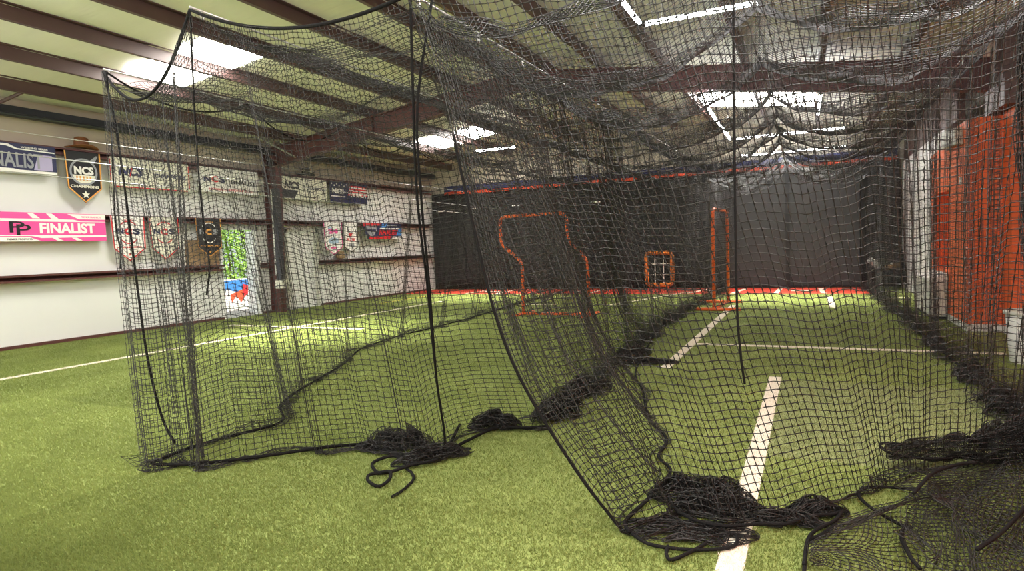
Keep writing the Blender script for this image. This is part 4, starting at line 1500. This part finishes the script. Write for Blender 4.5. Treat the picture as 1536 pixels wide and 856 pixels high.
# ---- loose heap of net at the right front corner
def patch(px, n, m, seed, h, sp=.045):
    """net lying over the turf inside a four-sided outline of ground points"""
    a, b_, c, d = gpts(*px)
    s = np.linspace(0, 1, n)[:, None, None]
    t = np.linspace(0, 1, m)[None, :, None]
    P = a * (1 - s) * (1 - t) + b_ * s * (1 - t) + c * s * t + d * (1 - s) * t
    q = np.zeros_like(P)
    x, y = s[..., 0] * n * sp + 0 * t[..., 0], t[..., 0] * m * sp + 0 * s[..., 0]
    q[..., 0] = .06 * wob2(x, y, seed, .9)
    q[..., 1] = .06 * wob2(x, y, seed + 1, .9)
    q[..., 2] = .012 + h * np.clip(.45 + .55 * wob2(x, y, seed + 2, .55, 2), 0, 1.2)
    return P + q


P = patch([(1208, 862), (1700, 1000), (1580, 690), (1240, 785)], 46, 32, 5, .06)
nH = net_obj('heaped_net', P, .0018, M['net'], knot=.0032, wave=.03)
tag(nH, 'loose end of black net heaped on the turf in the right corner', 'net')
for px, n, m_, sd, h in (([(1340, 830), (1600, 950), (1640, 720), (1370, 728)], 38, 28, 15, .10), ([(1390, 790), (1560, 860), (1600, 700), (1390, 722)], 34, 24, 25, .13)):
    net_obj('gathered_netting', patch(px, n, m_, sd, h), .0021, M['net'], nH, knot=.003, wave=.03)
# the thick rolled fold lying across the heap
c0, c1 = at(1335, 700, z=0), at(1536, 705, z=0)
k1 = np.linspace(0, 1, 90)
th = np.linspace(0, 2 * PI * 1.6, 40)
P = np.zeros((90, 40, 3))
ax = c0[None] + (c1 - c0)[None] * k1[:, None] * 1.25
rr = (.05 + .10 * k1)[:, None] * (.75 + .35 * wob2(k1[:, None] * 3, th[None] * .4, 3, .8))
P[..., 0] = ax[:, None, 0] + .03 * wob2(k1[:, None] * 4, th[None], 7, .6)
P[..., 1] = ax[:, None, 1] + 1.5 * rr * np.cos(th)[None]
P[..., 2] = .10 + .06 * k1[:, None] + np.maximum(rr * np.sin(th)[None], -.09)
net_obj('rolled_netting', P, .0022, M['net'], nH)
for px, z in (([(1400, 700), (1360, 690), (1325, 687), (1322, 694), (1345, 706), (1400, 712), (1470, 706)], .1), ([(1372, 742), (1330, 738), (1296, 740), (1289, 752), (1310, 772), (1352, 796), (1370, 800)], .03),
              ([(1206, 870), (1212, 822), (1230, 812), (1255, 795)], .03), ([(1370, 800), (1400, 765), (1440, 750), (1462, 748)], .2), ([(1465, 858), (1500, 832), (1525, 805), (1545, 780)], .1), ([(1360, 800), (1352, 820), (1365, 850), (1380, 870)], .05)):
    rope('loose_rope', gpts(*px) + [0, 0, z], .009, nH)

# ---- ceiling net of the right lane: two deep bays between three cables
ysn = np.arange(3.1, 19.35, CELL * .74)
HK = 1.6
n, m = len(ysn), 104
P = np.zeros((n, m, 3))
zE, xE = ez(ysn)
half = m // 2
ph = (ysn - 3.4) / HK
dip = np.abs(np.sin(PI * ph)) ** .8
for j in range(m):
    if j < half:
        t = j / (half - 1)
        x = XC + (xE - XC) * t
        z = zC(ysn) + (zE - zC(ysn)) * t
    else:
        t = (j - half) / (m - half - 1)
        x = xE + (XD - xE) * t
        z = zE + (3.2 - zE) * t
    q = (4 * t * (1 - t)) ** .8
    P[:, j, 0] = x + .03 * np.sin(ysn * 3 + j * .1)
    P[:, j, 1] = ysn + .10 * q * np.sin(2 * PI * ph) - .14 * np.sin(2 * PI * ph)
    P[:, j, 2] = z - (.20 + .22 * dip) * q - .16 * dip * (1 - .4 * q)
P[..., 2] += .03 * wob2(P[..., 1], P[..., 0] * 1.5, 19, .8)
nU = net_obj('ceiling_net', P, .0026, M['netfar'])
tag(nU, 'black net sagging overhead in two scalloped bays across the right lane', 'net')
MB().tube(P[-1] - [0, 0, .01], .014, 6).obj('end_rope', M['netfar'], nU, smooth=True)

# ---- right side net
top = np.array([(XD, y, 3.17) for y in np.linspace(3.1, 19.3, 90)])
bpt = np.vstack([[(1.5, 3.3, 0), (1.52, 4.4, 0)], gpts((1580, 690), (1534, 640), (1500, 600), (1470, 575), (1440, 550), (1405, 520), (1370, 490), (1340, 465), (1310, 441)), [(1.38, 19.3, 0)]])
bs = np.clip((bpt[:, 1] - 3.1) / 16.2, 0, 1)
bs[0], bs[-1] = 0, 1
bot = along(bpt, bs, np.linspace(0, 1, 400))
P = drape(top, bpt, 95, pool=18, fold=.10, bunch=.09, foldf=1.6, swag=.09, hook=.9, pool_w=.15, pool_h=.16, slack=1.04, power=.8, bs=bs, ripple=.014, gather=.6)
nE = net_obj('side_net', P, .0018, M['netfar'])
tag(nE, 'rightmost black cage net before the orange wall, hem bunched in a dark band', 'net')
rope('hem_rope', np.array(bot) + [-.05, 0, .06], .012, nE, n=300)
# bundled front edge of that net, hanging like a thick twisted strand
n, m = 62, 30
zz = np.linspace(3.15, .03, n)
th = np.linspace(0, 2 * PI * 2.2, m)
P = np.zeros((n, m, 3))
rr = (.035 + .05 * np.linspace(0, 1, n) ** 2)[:, None] * (.5 + .5 * np.linspace(.3, 1, m))[None] * (1 + .5 * wob2(zz[:, None] * 2, th[None] * .5, 4, .7))
cx = 1.42 + .03 * np.sin(zz * 2) + .05 * (1 - zz / 3.15) ** 2
cy = 5.75 - .12 * (1 - zz / 3.15) ** 2
P[..., 0] = cx[:, None] + rr * np.cos(th)[None]
P[..., 1] = cy[:, None] + rr * np.sin(th)[None]
P[..., 2] = zz[:, None]
net_obj('gathered_netting', P, .0025, M['net'], nE)
for (u, v), rx, ry, h, sd, an in (((1455, 565), .45, .14, .14, 1, 1.4), ((1505, 615), .4, .18, .18, 2, 1.4), ((1530, 660), .4, .22, .2, 3, .9), ((1400, 515), .5, .12, .12, 4, 1.5)):
    net_obj('gathered_netting', crumple(at(u, v, z=0), rx, ry, h, 40, 130 + sd, an), .0019, M['net'], nE)

# thin ropes hanging with free ends by the left corner
for pts, lb in (([at(160, 108, y=3.5), at(167, 200, y=3.5), at(173, 330, y=3.5), at(180, 372, y=3.5), at(181, 404, y=3.5)], 'thin black rope hanging free by the front left corner of the cage'),
                ([(XBc, 3.2, 3.22), at(291, 150, y=3.3), at(298, 260, y=3.3), at(306, 340, y=3.3), at(314, 400, y=3.3), at(310, 442, y=3.3)], 'thin black rope hanging free over the black pennant near the doorway')):
    o = MB().tube(smooth_poly(pts, 80), .007, 7).obj('hanging_rope', M['rope'], smooth=True)
    tag(o, lb, 'rope')

# ================================================================== TURF PILE
rng = np.random.default_rng(3)


def in_poly(x, y, poly):
    k = np.zeros(len(x), bool)
    n = len(poly)
    for i in range(n):
        x0, y0_ = poly[i - 1]
        x1, y1 = poly[i]
        c = ((y0_ > y) != (y1 > y)) & (x < (x1 - x0) * (y - y0_) / (y1 - y0_ + 1e-12) + x0)
        k ^= c
    return k


def blades(name, x, y, m, label, h0=.014, h1=.024):
    k = len(x)
    h = rng.uniform(h0, h1, k)
    wd = rng.uniform(.0016, .0028, k)
    th = rng.uniform(0, PI, k)
    lx, ly = rng.normal(.1, .55, k) * h, rng.normal(-.35, .5, k) * h
    p = np.stack([x, y, np.zeros(k)], 1)
    d = np.stack([np.cos(th) * wd, np.sin(th) * wd, np.zeros(k)], 1)
    V = np.stack([p - d, p + d, p + np.stack([lx, ly, h], 1)], 1).reshape(-1, 3)
    me = fast_mesh(name, V, np.arange(3 * k).reshape(k, 3))
    me.materials.append(m)
    o = bpy.data.objects.new(name, me)
    COL.objects.link(o)
    return tag(o, label, 'turf', kind='stuff')


# pile density falls with distance from the foreground
N = 1500000
yv = 1.15 + 16.0 * rng.random(N) ** 2.7
xmin, xmax = np.maximum(-2.2 * yv - 1.4, -12.4), np.minimum(.46 * yv + .6, 2.0)
xv = xmin + (xmax - xmin) * rng.random(N)
on = np.zeros(N, bool)
for p in LINES:
    on |= in_poly(xv, yv, p)
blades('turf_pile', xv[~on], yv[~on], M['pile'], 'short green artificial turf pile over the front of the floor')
blades('white_turf_pile', xv[on], yv[on], M['white_turf'], 'short white turf pile of the painted lines')

# ================================================================== LIGHT
wd = bpy.data.worlds.new('world')
sc.world = wd
wd.use_nodes = True
bg = wd.node_tree.nodes['Background']
bg.inputs['Color'].default_value = (.86, .93, 1.0, 1)
bg.inputs['Strength'].default_value = 1.0
sd = bpy.data.lights.new('sun', 'SUN')
sd.energy = 15.0
sd.angle = .02
sd.color = (1, .96, .88)
so_ = bpy.data.objects.new('sun', sd)
COL.objects.link(so_)
so_.rotation_euler = Vector((-.4, .35, -1)).to_track_quat('-Z', 'Y').to_euler()

sc.view_settings.view_transform = 'Standard'
sc.view_settings.look = 'None'
sc.view_settings.gamma = 1
sc.view_settings.exposure = -0.25
sc.view_settings.use_curve_mapping = False
sc.cycles.max_bounces = 8
sc.cycles.sample_clamp_indirect = 8
